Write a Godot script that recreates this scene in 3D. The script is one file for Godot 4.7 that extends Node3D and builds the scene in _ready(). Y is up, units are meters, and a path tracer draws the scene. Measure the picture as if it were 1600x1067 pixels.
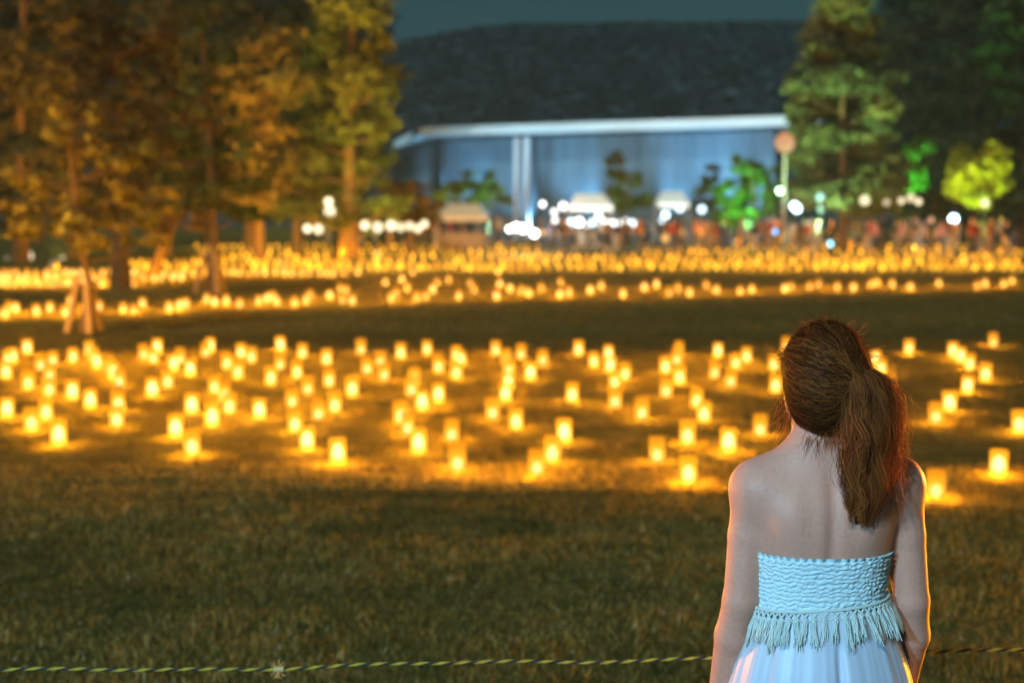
extends Node3D
# A lawn of candle lanterns at night, a visitor seen from behind, pines, a floodlit hall and a crowd beyond.

const EYE := 1.86            # camera height
const FOCAL := 2222.0        # focal length in pixels of the 1600 pixel wide photograph
const TILT := 5.05           # degrees down

var rng := RandomNumberGenerator.new()
var used := {}
var M := {}
var floods: Array = []
var cam_basis: Basis

# ---------------------------------------------------------------- mesh buffer
class Buf:
	var v := PackedVector3Array()
	var n := PackedVector3Array()
	var c := PackedColorArray()
	var uv := PackedVector2Array()
	var ix := PackedInt32Array()

	func add(p: Vector3, nn: Vector3, col := Color.WHITE, t := Vector2.ZERO) -> int:
		v.append(p); n.append(nn); c.append(col); uv.append(t)
		return v.size() - 1

	func tri(a: int, b: int, d: int) -> void:
		var w := (v[d] - v[a]).cross(v[b] - v[a])
		if w.dot(n[a] + n[b] + n[d]) >= 0.0:
			ix.append(a); ix.append(b); ix.append(d)
		else:
			ix.append(a); ix.append(d); ix.append(b)

	func quad(a: int, b: int, d: int, e: int) -> void:
		tri(a, b, d); tri(a, d, e)

	# a closed or open tube through points with a radius at each
	func tube(pts: Array, rad: Array, sides := 6, col := Color.WHITE, caps := true) -> void:
		var first := v.size()
		var last := pts.size() - 1
		var side := Vector3.ZERO
		for i in pts.size():
			var d: Vector3 = (pts[mini(i + 1, last)] - pts[maxi(i - 1, 0)]).normalized()
			if side == Vector3.ZERO:
				side = d.cross(Vector3.FORWARD if absf(d.z) < 0.8 else Vector3.RIGHT).normalized()
			side = (side - d * side.dot(d)).normalized()
			var up := d.cross(side)
			for k in sides:
				var a := TAU * k / sides
				var o := side * cos(a) + up * sin(a)
				add(pts[i] + o * rad[i], o, col, Vector2(float(k) / sides, float(i) / last))
		for i in last:
			for k in sides:
				var a0 := first + i * sides + k
				var a1 := first + i * sides + (k + 1) % sides
				quad(a0, a1, a1 + sides, a0 + sides)
		if caps:
			for e in [0, last]:
				var d: Vector3 = (pts[0] - pts[1]).normalized() if e == 0 else (pts[last] - pts[last - 1]).normalized()
				var m := add(pts[e], d, col)
				var ring: Array = []
				for k in sides:
					ring.append(add(v[first + e * sides + k], d, col))
				for k in sides:
					tri(m, ring[k], ring[(k + 1) % sides])

	func box(at: Vector3, size: Vector3, turn := 0.0, bevel := 0.0, col := Color.WHITE) -> void:
		var b := Basis(Vector3.UP, turn)
		var h := size / 2.0
		var g := minf(bevel, minf(h.x, minf(h.y, h.z)) * 0.6)
		for ax in 3:
			for s in [-1.0, 1.0]:
				var nn := Vector3.ZERO
				nn[ax] = s
				var u := (ax + 1) % 3
				var w := (ax + 2) % 3
				var q: Array = []
				for k in [[-1, -1], [1, -1], [1, 1], [-1, 1]]:
					var p := Vector3.ZERO
					p[ax] = s * h[ax]
					p[u] = k[0] * (h[u] - g)
					p[w] = k[1] * (h[w] - g)
					q.append(add(at + b * p, b * nn, col, Vector2(k[0], k[1]) * 0.5 + Vector2(0.5, 0.5)))
				quad(q[0], q[1], q[2], q[3])
		if g > 0.0:
			for ax in 3:
				var u := (ax + 1) % 3
				var w := (ax + 2) % 3
				for s in [[-1, -1], [1, -1], [1, 1], [-1, 1]]:
					var nn := Vector3.ZERO
					nn[u] = s[0]; nn[w] = s[1]
					nn = nn.normalized()
					var q: Array = []
					for e in [[-1, 0], [1, 0], [1, 1], [-1, 1]]:
						var p := Vector3.ZERO
						p[ax] = e[0] * (h[ax] - g)
						p[u] = s[0] * (h[u] - (g if e[1] == 0 else 0.0))
						p[w] = s[1] * (h[w] - (0.0 if e[1] == 0 else g))
						q.append(add(at + b * p, b * nn, col))
					quad(q[0], q[1], q[2], q[3])

	func ball(at: Vector3, r: Vector3, seg := 12, rings := 8, col := Color.WHITE) -> void:
		lathe_fn(at, rings, seg, func(t: float, a: float) -> Vector3: return Vector3(sin(PI * t) * sin(a) * r.x, -cos(PI * t) * r.y, sin(PI * t) * cos(a) * r.z), col, r)

	func lathe_fn(at: Vector3, rings: int, seg: int, f: Callable, col: Color, r: Vector3) -> void:
		var first := v.size()
		for i in rings + 1:
			for k in seg:
				var p: Vector3 = f.call(float(i) / rings, TAU * k / seg)
				add(at + p, Vector3(p.x / r.x / r.x, p.y / r.y / r.y, p.z / r.z / r.z).normalized(), col)
		for i in rings:
			for k in seg:
				var a := first + i * seg + k
				var b := first + i * seg + (k + 1) % seg
				quad(a, b, b + seg, a + seg)

	# profile of [radius, height] turned about y
	func lathe(at: Vector3, prof: Array, seg := 16, col := Color.WHITE) -> void:
		for i in prof.size() - 1:
			var a: Vector2 = prof[i]
			var b: Vector2 = prof[i + 1]
			var d := b - a
			var nr := Vector2(d.y, -d.x).normalized()
			var first := v.size()
			for k in seg + 1:
				var t := TAU * k / seg
				var o := Vector3(sin(t), 0, cos(t))
				for q in [a, b]:
					add(at + o * q.x + Vector3.UP * q.y, o * nr.x + Vector3.UP * nr.y, col, Vector2(float(k) / seg, float(i + (1 if q == b else 0)) / (prof.size() - 1)))
			for k in seg:
				quad(first + 2 * k, first + 2 * k + 2, first + 2 * k + 3, first + 2 * k + 1)

	func grid(rows: int, cols: int, wrap: bool, f: Callable) -> void:
		# a sheet of points with normals from its neighbours
		var first := v.size()
		var g: Array = []
		for i in rows:
			for k in cols:
				g.append(f.call(i, k))
		for i in rows:
			for k in cols:
				var kl := (k - 1 + cols) % cols if wrap else maxi(k - 1, 0)
				var kr := (k + 1) % cols if wrap else mini(k + 1, cols - 1)
				var du: Vector3 = g[i * cols + kr] - g[i * cols + kl]
				var dv: Vector3 = g[mini(i + 1, rows - 1) * cols + k] - g[maxi(i - 1, 0) * cols + k]
				add(g[i * cols + k], du.cross(dv).normalized(), Color.WHITE, Vector2(float(k) / cols, float(i) / rows))
		for i in rows - 1:
			for k in (cols if wrap else cols - 1):
				var a := first + i * cols + k
				var b := first + i * cols + (k + 1) % cols
				quad(a, b, b + cols, a + cols)

	func flip() -> void:
		for i in n.size():
			n[i] = -n[i]
		for i in range(0, ix.size(), 3):
			var t := ix[i + 1]
			ix[i + 1] = ix[i + 2]
			ix[i + 2] = t

	func mesh() -> ArrayMesh:
		var a: Array = []
		a.resize(Mesh.ARRAY_MAX)
		a[Mesh.ARRAY_VERTEX] = v
		a[Mesh.ARRAY_NORMAL] = n
		a[Mesh.ARRAY_COLOR] = c
		a[Mesh.ARRAY_TEX_UV] = uv
		a[Mesh.ARRAY_INDEX] = ix
		var m := ArrayMesh.new()
		m.add_surface_from_arrays(Mesh.PRIMITIVE_TRIANGLES, a)
		return m

# ---------------------------------------------------------------- naming and tagging
func numbered(called: String) -> String:
	var k: int = used.get(called, 0)
	used[called] = k + 1
	return called if k == 0 else "%s_%03d" % [called, k]

func tag(o: Node, label: String, category: String, group := "", kind := "") -> void:
	o.set_meta("label", label)
	if category: o.set_meta("category", category)
	if group: o.set_meta("group", group)
	if kind: o.set_meta("kind", kind)

func thing(called: String, at: Vector3, label: String, category: String, group := "", turn := 0.0) -> Node3D:
	var o := Node3D.new()
	o.name = numbered(called)
	o.position = at
	o.rotation.y = turn
	add_child(o)
	tag(o, label, category, group)
	return o

func part(parent: Node, called: String, mesh: Mesh, mat: Material, at := Vector3.ZERO) -> MeshInstance3D:
	var o := MeshInstance3D.new()
	o.name = numbered(called) if parent == self else called
	o.mesh = mesh
	o.material_override = null
	o.set_surface_override_material(0, mat)
	o.position = at
	parent.add_child(o, true)
	return o

func structure(called: String, mesh: Mesh, mat: Material) -> MeshInstance3D:
	var o := part(self, called, mesh, mat)
	o.set_meta("kind", "structure")
	return o

func copy(src: Node3D, called: String) -> Node3D:
	var o: Node3D = src.duplicate()
	o.name = numbered(called)
	add_child(o)
	return o

const ORD := ["first", "second", "third", "fourth", "fifth", "sixth", "seventh", "eighth", "ninth", "tenth", "eleventh", "twelfth", "thirteenth", "fourteenth", "fifteenth", "sixteenth", "seventeenth", "eighteenth", "nineteenth", "twentieth"]
func ordinal(k: int) -> String:
	if k < 20: return ORD[k]
	var tens: String = ["twenty", "thirty", "forty", "fifty", "sixty", "seventy", "eighty", "ninety"][(k + 1) / 10 - 2]
	return (tens.left(-1) + "ieth") if (k + 1) % 10 == 0 else tens + "-" + ORD[(k + 1) % 10 - 1]

# ---------------------------------------------------------------- places
func ray(px: float, py: float) -> Vector3:
	return cam_basis * Vector3((px - 800.0) / FOCAL, (533.5 - py) / FOCAL, -1.0)

func ground_at(px: float, py: float) -> Vector3:
	var d := ray(px, py)
	return Vector3(0, EYE, 0) + d * (-EYE / d.y)

func at_depth(px: float, py: float, depth: float) -> Vector3:
	var d := ray(px, py)
	return Vector3(0, EYE, 0) + d * (depth / -d.z)

# ---------------------------------------------------------------- materials
func lin(r: float, g: float, b: float) -> Color:
	return Color(r, g, b).linear_to_srgb()

func plain(r: float, g: float, b: float, rough := 0.8, spec := 0.4) -> StandardMaterial3D:
	var m := StandardMaterial3D.new()
	m.albedo_color = lin(r, g, b)
	m.roughness = rough
	m.metallic_specular = spec
	return m

func glow(r: float, g: float, b: float, e: float) -> StandardMaterial3D:
	var m := StandardMaterial3D.new()
	m.albedo_color = lin(0.02, 0.02, 0.02)
	m.metallic_specular = 0.0
	m.emission_enabled = true
	m.emission = lin(r, g, b)
	m.emission_energy_multiplier = e
	return m

func noise_tex(freq: float, seed_: int, stops: Array, cols: Array, size := 512, oct := 5) -> NoiseTexture2D:
	var f := FastNoiseLite.new()
	f.noise_type = FastNoiseLite.TYPE_SIMPLEX_SMOOTH
	f.seed = seed_
	f.frequency = freq
	f.fractal_octaves = oct
	f.fractal_gain = 0.6
	var t := NoiseTexture2D.new()
	t.noise = f
	t.width = size
	t.height = size
	t.seamless = true
	if cols.size():
		var g := Gradient.new()
		g.offsets = PackedFloat32Array(stops)
		g.colors = PackedColorArray(cols)
		t.color_ramp = g
	return t

func make_materials() -> void:
	# lawn: patchy short turf, drier in places
	var g := StandardMaterial3D.new()
	g.albedo_texture = noise_tex(0.012, 3, [0.0, 0.35, 0.6, 1.0], [lin(0.060, 0.066, 0.020), lin(0.125, 0.112, 0.030), lin(0.19, 0.145, 0.040), lin(0.27, 0.19, 0.075)], 1024, 6)
	g.uv1_triplanar = true
	g.uv1_world_triplanar = true
	g.uv1_scale = Vector3(0.16, 0.16, 0.16)
	g.detail_enabled = true
	g.detail_albedo = noise_tex(0.04, 8, [0.0, 0.5, 1.0], [lin(0.35, 0.35, 0.3), lin(0.7, 0.7, 0.7), lin(1.0, 0.95, 0.85)], 512, 5)
	g.detail_blend_mode = BaseMaterial3D.BLEND_MODE_MUL
	g.detail_uv_layer = BaseMaterial3D.DETAIL_UV_2
	g.uv2_triplanar = true
	g.uv2_world_triplanar = true
	g.uv2_scale = Vector3(0.73, 0.73, 0.73)
	g.roughness = 1.0
	g.metallic_specular = 0.1
	M.lawn = g
	for k in [["blade", 0.05, 0.05, 0.02], ["leaf", 0.06, 0.075, 0.018], ["litter", 0.3, 0.28, 0.22]]:
		var m := plain(1, 1, 1, 0.75, 0.2)
		m.vertex_color_use_as_albedo = true
		m.backlight_enabled = true
		m.backlight = lin(0.35, 0.35, 0.35)
		M[k[0]] = m
	M.blade.backlight = lin(0.8, 0.8, 0.8)
	M.bark = plain(0.16, 0.10, 0.055, 0.95, 0.1)
	M.bark.albedo_texture = noise_tex(0.03, 5, [0.0, 1.0], [lin(0.35, 0.35, 0.35), lin(1, 1, 1)], 256)
	M.bark.uv1_triplanar = true
	M.bark.uv1_scale = Vector3(3, 0.7, 3)
	M.timber = plain(0.30, 0.20, 0.12, 0.85, 0.2)
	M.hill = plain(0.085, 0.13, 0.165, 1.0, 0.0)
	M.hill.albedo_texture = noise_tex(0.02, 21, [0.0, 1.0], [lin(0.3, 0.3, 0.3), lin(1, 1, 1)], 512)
	M.hill.uv1_triplanar = true
	M.hill.uv1_world_triplanar = true
	M.hill.uv1_scale = Vector3(0.012, 0.012, 0.012)
	M.forest = plain(1, 1, 1, 1.0, 0.0)
	M.forest.vertex_color_use_as_albedo = true
	# lantern: thin paper cup lit from within, flame, wax
	var cup := StandardMaterial3D.new()
	cup.albedo_color = Color(lin(0.02, 0.008, 0.001), 0.74)
	cup.transparency = BaseMaterial3D.TRANSPARENCY_ALPHA
	cup.roughness = 0.9
	cup.metallic_specular = 0.0
	cup.emission_enabled = true
	cup.emission_operator = BaseMaterial3D.EMISSION_OP_MULTIPLY
	cup.emission = Color.WHITE
	var gr := Gradient.new()
	gr.offsets = PackedFloat32Array([0.0, 0.3, 0.65, 1.0])
	gr.colors = PackedColorArray([lin(0.82, 0.35, 0.016), lin(0.97, 0.49, 0.05), lin(0.82, 0.34, 0.014), lin(0.64, 0.22, 0.006)])
	var gt := GradientTexture2D.new()
	gt.gradient = gr
	gt.width = 8
	gt.height = 64
	gt.fill_from = Vector2(0, 0)
	gt.fill_to = Vector2(0, 1)
	cup.emission_texture = gt
	cup.emission_energy_multiplier = 1.55
	M.cup = cup
	M.flame = glow(1.0, 0.78, 0.40, 3.8)
	M.wax = plain(0.75, 0.7, 0.6, 0.6)
	M.white = plain(0.75, 0.75, 0.73, 0.6)
	M.canvas = plain(0.8, 0.8, 0.78, 0.85)
	M.cream = plain(0.62, 0.52, 0.36, 0.85)
	M.steel = plain(0.25, 0.25, 0.26, 0.5)
	M.dark = plain(0.04, 0.04, 0.045, 0.6)
	M.fascia = plain(0.52, 0.64, 0.70, 0.6)
	M.panel = plain(0.12, 0.19, 0.25, 0.75)
	M.panel.albedo_texture = noise_tex(0.01, 31, [0.0, 1.0], [lin(0.45, 0.45, 0.45), lin(1, 1, 1)], 256)
	M.panel.uv1_triplanar = true
	M.panel.uv1_world_triplanar = true
	M.panel.uv1_scale = Vector3(0.09, 0.03, 0.09)
	M.pillar = plain(0.5, 0.5, 0.54, 0.6)
	M.rooftile = plain(0.06, 0.065, 0.07, 0.8)
	# the visitor
	M.skin = plain(0.62, 0.295, 0.21, 0.5, 0.38)
	M.skin.subsurf_scatter_enabled = true
	M.skin.subsurf_scatter_strength = 0.05
	M.skin.albedo_texture = noise_tex(0.035, 61, [0.0, 0.22, 0.3, 0.75, 1.0], [lin(0.72, 0.64, 0.6), lin(0.88, 0.84, 0.82), lin(0.93, 0.91, 0.9), lin(1, 1, 1), lin(1.0, 0.93, 0.9)], 512, 6)
	M.skin.uv1_triplanar = true
	M.skin.uv1_scale = Vector3(5, 5, 5)
	M.skin.heightmap_enabled = true
	M.skin.heightmap_texture = noise_tex(0.12, 62, [], [], 512, 3)
	M.skin.heightmap_scale = 0.04
	M.hair = plain(0.06, 0.022, 0.009, 0.7, 0.2)
	M.strand = plain(1, 1, 1, 0.55, 0.22)
	M.strand.vertex_color_use_as_albedo = true
	M.strand.backlight_enabled = true
	M.strand.backlight = lin(1.0, 1.0, 1.0)
	M.cotton = plain(0.56, 0.70, 0.74, 0.9, 0.15)
	M.cotton.rim_enabled = true
	M.cotton.rim = 0.3
	M.tassel = plain(0.52, 0.60, 0.58, 0.95, 0.1)
	M.satin = plain(0.50, 0.55, 0.66, 0.42, 0.5)
	M.sandal = plain(0.25, 0.14, 0.08, 0.6)
	M.yellow = plain(0.50, 0.37, 0.05, 0.85, 0.15)
	M.black = plain(0.03, 0.03, 0.03, 0.7)
	M.straw = plain(0.55, 0.42, 0.18, 0.9)

# ---------------------------------------------------------------- signed distance bodies
static func cap(p: Vector3, a: Vector3, b: Vector3, ra: float, rb: float) -> float:
	var ba := b - a
	var pa := p - a
	var h := clampf(pa.dot(ba) / ba.length_squared(), 0.0, 1.0)
	return (pa - ba * h).length() - lerpf(ra, rb, h)

static func smin(a: float, b: float, k: float) -> float:
	var h := maxf(k - absf(a - b), 0.0) / k
	return minf(a, b) - h * h * k * 0.25

static func ell(p: Vector3, c: Vector3, r: Vector3) -> float:
	return ((p - c) / r).length() * minf(r.x, minf(r.y, r.z)) - minf(r.x, minf(r.y, r.z))

# surface nets over the cells near the surface; adds to a Buf
func net(f: Callable, lo: Vector3, hi: Vector3, cell: float, buf: Buf, slack := 1.6, col := Color.WHITE) -> void:
	var bs := 4
	var nb := Vector3i(((hi - lo) / (cell * bs)).ceil())
	var nx := nb.x * bs + 1
	var ny := nb.y * bs + 1
	var nz := nb.z * bs + 1
	var vals := PackedFloat32Array()
	vals.resize(nx * ny * nz)
	vals.fill(99.0)
	var ids := PackedInt32Array()
	ids.resize(nx * ny * nz)
	ids.fill(-1)
	var blocks: Array = []
	var reach := cell * bs * 0.87 * slack
	for bz in nb.z:
		for by in nb.y:
			for bx in nb.x:
				var c := lo + (Vector3(bx, by, bz) + Vector3(0.5, 0.5, 0.5)) * cell * bs
				var d: float = f.call(c)
				if absf(d) < reach:
					blocks.append(Vector3i(bx, by, bz) * bs)
	for b in blocks:
		for k in range(b.z, b.z + bs + 1):
			for j in range(b.y, b.y + bs + 1):
				var row := (k * ny + j) * nx
				for i in range(b.x, b.x + bs + 1):
					if vals[row + i] > 98.0:
						vals[row + i] = f.call(lo + Vector3(i, j, k) * cell)
	var cells: Array = []
	var first := buf.v.size()
	var sx := 1
	var sy := nx
	var sz := nx * ny
	var corner := [0, sx, sy, sx + sy, sz, sx + sz, sy + sz, sx + sy + sz]
	var off := [Vector3(0, 0, 0), Vector3(1, 0, 0), Vector3(0, 1, 0), Vector3(1, 1, 0), Vector3(0, 0, 1), Vector3(1, 0, 1), Vector3(0, 1, 1), Vector3(1, 1, 1)]
	var edges := [[0, 1], [2, 3], [4, 5], [6, 7], [0, 2], [1, 3], [4, 6], [5, 7], [0, 4], [1, 5], [2, 6], [3, 7]]
	for b in blocks:
		for k in range(b.z, b.z + bs):
			for j in range(b.y, b.y + bs):
				for i in range(b.x, b.x + bs):
					var at := (k * ny + j) * nx + i
					var inside := 0
					for q in 8:
						if vals[at + corner[q]] < 0.0:
							inside += 1
					if inside == 0 or inside == 8:
						continue
					var sum := Vector3.ZERO
					var count := 0
					for e in edges:
						var a := vals[at + corner[e[0]]]
						var c := vals[at + corner[e[1]]]
						if (a < 0.0) != (c < 0.0):
							sum += (off[e[0]] as Vector3).lerp(off[e[1]], a / (a - c))
							count += 1
					ids[at] = buf.add(lo + (Vector3(i, j, k) + sum / count) * cell, Vector3.ZERO, col)
					cells.append(at)
	for at in cells:
		var a := vals[at]
		for ax in 3:
			var s: int = [sx, sy, sz][ax]
			var u: int = [sy, sz, sx][ax]
			var w: int = [sz, sx, sy][ax]
			var c := vals[at + s]
			if (a < 0.0) == (c < 0.0) or at < u + w:
				continue
			var q0 := ids[at]
			var q1 := ids[at - u]
			var q2 := ids[at - u - w]
			var q3 := ids[at - w]
			if q1 < 0 or q2 < 0 or q3 < 0:
				continue
			if a < 0.0:
				buf.ix.append_array(PackedInt32Array([q0, q3, q2, q0, q2, q1]))
			else:
				buf.ix.append_array(PackedInt32Array([q0, q1, q2, q0, q2, q3]))
	# normals
	for t in range(0, buf.ix.size(), 3):
		if buf.ix[t] < first: continue
		var p := buf.v[buf.ix[t]]
		var fn := (buf.v[buf.ix[t + 2]] - p).cross(buf.v[buf.ix[t + 1]] - p)
		for q in 3:
			buf.n[buf.ix[t + q]] += fn
	for i in range(first, buf.n.size()):
		buf.n[i] = buf.n[i].normalized()

# ---------------------------------------------------------------- the visitor in front
# own axes: feet at the origin, facing away from the camera (-z), x to the right of the picture
const BODY := [  # height, half width, half depth, middle (z)
	[0.70, 0.165, 0.10, 0.0], [0.80, 0.166, 0.105, 0.004], [0.90, 0.168, 0.112, 0.006], [0.97, 0.154, 0.104, 0.004], [1.03, 0.136, 0.096, 0.0], [1.09, 0.123, 0.087, -0.004],
	[1.15, 0.1245, 0.089, -0.002], [1.20, 0.130, 0.095, 0.002], [1.25, 0.138, 0.099, 0.006], [1.30, 0.144, 0.094, 0.01], [1.34, 0.128, 0.078, 0.012], [1.375, 0.086, 0.062, 0.012],
	[1.41, 0.057, 0.052, 0.006], [1.45, 0.050, 0.05, -0.004], [1.50, 0.048, 0.048, -0.012], [1.56, 0.046, 0.046, -0.012]]
var body_table := PackedVector3Array()
const HEAD := Vector3(0.004, 1.553, -0.008)
const YAW := 0.32   # the head is turned a little to the left

func fill_body_table() -> void:
	for i in 400:
		var y := 0.70 + i * 0.00215
		var k := 0
		while k < BODY.size() - 2 and y > BODY[k + 1][0]:
			k += 1
		var t: float = clampf((y - BODY[k][0]) / (BODY[k + 1][0] - BODY[k][0]), 0.0, 1.0)
		var km := maxi(k - 1, 0)
		var kp := mini(k + 2, BODY.size() - 1)
		var q := Vector3.ZERO
		for ax in 3:
			q[ax] = cubic_interpolate(BODY[k][ax + 1], BODY[k + 1][ax + 1], BODY[km][ax + 1], BODY[kp][ax + 1], t)
		body_table.append(q)

func body_at(y: float) -> Vector3:
	var f := clampf((y - 0.70) / 0.00215, 0.0, 398.9)
	var i := int(f)
	return body_table[i].lerp(body_table[i + 1], f - i)

func sdf_visitor(p: Vector3) -> float:
	var q := body_at(p.y)
	var ex := absf(p.x - 0.005) / q.x
	var ez := absf(p.z - q.z) / q.y
	var rr := pow(pow(ex, 2.3) + pow(ez, 2.3), 1.0 / 2.3)
	var d := (rr - 1.0) * q.y
	d = maxf(d, maxf(0.70 - p.y, p.y - 1.555))
	# legs under the skirt
	if p.y < 0.98:
		for s in [-1.0, 1.0]:
			d = smin(d, cap(p, Vector3(s * 0.088, 0.86, 0.005), Vector3(s * 0.082, 0.48, 0.0), 0.082, 0.054), 0.05)
			d = smin(d, cap(p, Vector3(s * 0.082, 0.48, 0.0), Vector3(s * 0.082, 0.32, 0.018), 0.052, 0.05), 0.03)
			d = smin(d, cap(p, Vector3(s * 0.082, 0.32, 0.018), Vector3(s * 0.082, 0.075, 0.015), 0.048, 0.034), 0.03)
			d = smin(d, cap(p, Vector3(s * 0.082, 0.045, 0.025), Vector3(s * 0.095, 0.03, -0.13), 0.034, 0.022), 0.03)
	# trapezius and shoulders
	d = smin(d, cap(p, Vector3(-0.034, 1.405, 0.012), Vector3(-0.122, 1.346, 0.012), 0.035, 0.034), 0.05)
	d = smin(d, cap(p, Vector3(0.038, 1.405, 0.012), Vector3(0.140, 1.350, 0.012), 0.036, 0.034), 0.05)
	# arms
	var la := cap(p, Vector3(-0.131, 1.332, 0.008), Vector3(-0.143, 1.235, 0.006), 0.0425, 0.0385)
	la = smin(la, cap(p, Vector3(-0.143, 1.235, 0.006), Vector3(-0.1555, 1.105, 0.008), 0.0385, 0.0345), 0.006)
	la = smin(la, cap(p, Vector3(-0.1555, 1.105, 0.008), Vector3(-0.167, 1.03, -0.010), 0.0345, 0.0355), 0.01)
	la = smin(la, cap(p, Vector3(-0.167, 1.03, -0.010), Vector3(-0.190, 0.87, -0.050), 0.0355, 0.0215), 0.01)
	var ra := cap(p, Vector3(0.154, 1.339, 0.008), Vector3(0.167, 1.235, 0.006), 0.0415, 0.0375)
	ra = smin(ra, cap(p, Vector3(0.167, 1.235, 0.006), Vector3(0.182, 1.105, 0.004), 0.0375, 0.0335), 0.006)
	ra = smin(ra, cap(p, Vector3(0.182, 1.105, 0.004), Vector3(0.191, 1.03, -0.018), 0.0335, 0.0335), 0.01)
	ra = smin(ra, cap(p, Vector3(0.191, 1.03, -0.018), Vector3(0.188, 0.87, -0.075), 0.0335, 0.021), 0.01)
	var k := 0.018 + 0.035 * smoothstep(1.24, 1.34, p.y)
	d = smin(d, minf(la, ra), k)
	# back: spine furrow, shoulder blades, elbow hollows
	if p.z > 0.0 and p.y > 0.95 and p.y < 1.43:
		var up := smoothstep(1.42, 1.33, p.y)
		d += 0.0075 * exp(-pow((p.x - 0.003) / 0.014, 2)) * up
		for s in [-1.0, 1.0]:
			var bx: float = (p.x * s - 0.078 + (1.29 - p.y) * 0.12) / 0.036
			var by := (p.y - 1.285) / 0.062
			d -= 0.0065 * exp(-bx * bx - by * by)
			var ix: float = (p.x * s - 0.040) / 0.016
			d += 0.0020 * exp(-ix * ix - pow((p.y - 1.29) / 0.06, 2))
	# skull and neck
	if p.y > 1.36:
		var h := p - HEAD
		h = Vector3(h.x * cos(YAW) - h.z * sin(YAW), h.y, h.x * sin(YAW) + h.z * cos(YAW))   # face towards -z of the head
		var hd := ell(h, Vector3(0, 0.012, 0.01), Vector3(0.072, 0.088, 0.088))
		hd = smin(hd, ell(h, Vector3(0, -0.062, -0.042), Vector3(0.052, 0.056, 0.05)), 0.05)
		hd = smin(hd, cap(h, Vector3(0, -0.012, -0.088), Vector3(0, -0.042, -0.103), 0.008, 0.0125), 0.014)      # nose
		for s in [-1.0, 1.0]:
			hd = smin(hd, cap(h, Vector3(s * 0.018, 0.012, -0.08), Vector3(s * 0.045, 0.012, -0.066), 0.008, 0.006), 0.012)   # brow
			hd += 0.006 * exp(-((h - Vector3(s * 0.030, -0.004, -0.082)).length_squared()) / 0.00016)                        # eye socket
			hd = smin(hd, ell(h, Vector3(s * 0.030, -0.005, -0.073), Vector3(0.0115, 0.010, 0.010)), 0.003)
			hd = smin(hd, ell(h, Vector3(s * 0.074, -0.018, 0.008), Vector3(0.009, 0.030, 0.017)), 0.008)                     # ear
		hd = smin(hd, cap(h, Vector3(-0.016, -0.069, -0.086), Vector3(0.016, -0.069, -0.086), 0.0065, 0.0065), 0.01)        # lips
		hd = smin(hd, ell(h, Vector3(0, -0.099, -0.07), Vector3(0.02, 0.017, 0.016)), 0.02)
		d = smin(d, hd, 0.03)
	return d

func hand(p: Vector3, wrist: Vector3, s: float, down: Vector3) -> float:
	# palm, four fingers and a thumb, slightly curled; s is the side of the body
	var side := Vector3(0, 0, -1)
	side = (side - down * side.dot(down)).normalized()
	var inward := down.cross(side) * s
	var d := cap(p, wrist - down * 0.02, wrist + down * 0.02, 0.021, 0.019)
	for f in 4:
		var o := (1.5 - f) * 0.0175
		var knuckle := wrist + down * (0.085 - absf(f - 1.3) * 0.005) + side * o
		d = smin(d, cap(p, wrist + down * 0.012 + side * o * 0.5, knuckle, 0.0125, 0.0098), 0.014)
		var l: float = [0.040, 0.045, 0.042, 0.033][f]
		var mid := knuckle + (down * 0.94 + inward * 0.30).normalized() * l
		var far := mid + (down * 0.78 + inward * 0.62).normalized() * l * 0.62
		var tip := far + (down * 0.62 + inward * 0.78).normalized() * l * 0.46
		d = smin(d, cap(p, knuckle, mid, 0.0093, 0.0085), 0.004)
		d = smin(d, cap(p, mid, far, 0.0085, 0.0078), 0.003)
		d = smin(d, cap(p, far, tip, 0.0078, 0.0066), 0.003)
	var t0 := wrist + down * 0.022 + side * 0.018
	var t1 := wrist + down * 0.058 + side * 0.045 + inward * 0.012
	var t2 := t1 + (down * 0.9 + side * 0.25 + inward * 0.3).normalized() * 0.032
	d = smin(d, cap(p, t0, t1, 0.013, 0.0105), 0.012)
	d = smin(d, cap(p, t1, t2, 0.0102, 0.0078), 0.004)
	return d

func hair_sdf(p: Vector3) -> float:
	var h := p - HEAD
	var d := ell(h, Vector3(0.0, 0.010, 0.008), Vector3(0.0825, 0.094, 0.099))
	d = smin(d, ell(h, Vector3(0.006, -0.060, 0.036), Vector3(0.070, 0.058, 0.058)), 0.05)
	d = smin(d, ell(h, Vector3(0.050, -0.004, 0.074), Vector3(0.026, 0.028, 0.026)), 0.03)
	var f := Vector3(h.x * cos(YAW) - h.z * sin(YAW), h.y, h.x * sin(YAW) + h.z * cos(YAW))
	d += 0.0016 * sin(f.x * 160.0 + f.y * 60.0) * sin(f.y * 90.0 + f.z * 70.0)
	return maxf(d, -(f.z + 0.040 + clampf(f.y - 0.03, 0.0, 0.1) * 0.75))    # open where the face is

func ribbon(b: Buf, pts: Array, w: float, nrm: Array, col: Color, tip := 0.25) -> void:
	var first := b.v.size()
	var last := pts.size() - 1
	for i in pts.size():
		var t: Vector3 = (pts[mini(i + 1, last)] - pts[maxi(i - 1, 0)]).normalized()
		var s: Vector3 = t.cross(nrm[i]).normalized() * w * (1.0 - (1.0 - tip) * pow(float(i) / last, 2.0))
		var nn := s.cross(t).normalized()
		if nn.dot(nrm[i]) < 0.0: nn = -nn
		b.add(pts[i] - s, (nn - s.normalized() * 0.5).normalized(), col)
		b.add(pts[i] + s, (nn + s.normalized() * 0.5).normalized(), col)
	for i in last:
		b.quad(first + 2 * i, first + 2 * i + 1, first + 2 * i + 3, first + 2 * i + 2)

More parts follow.
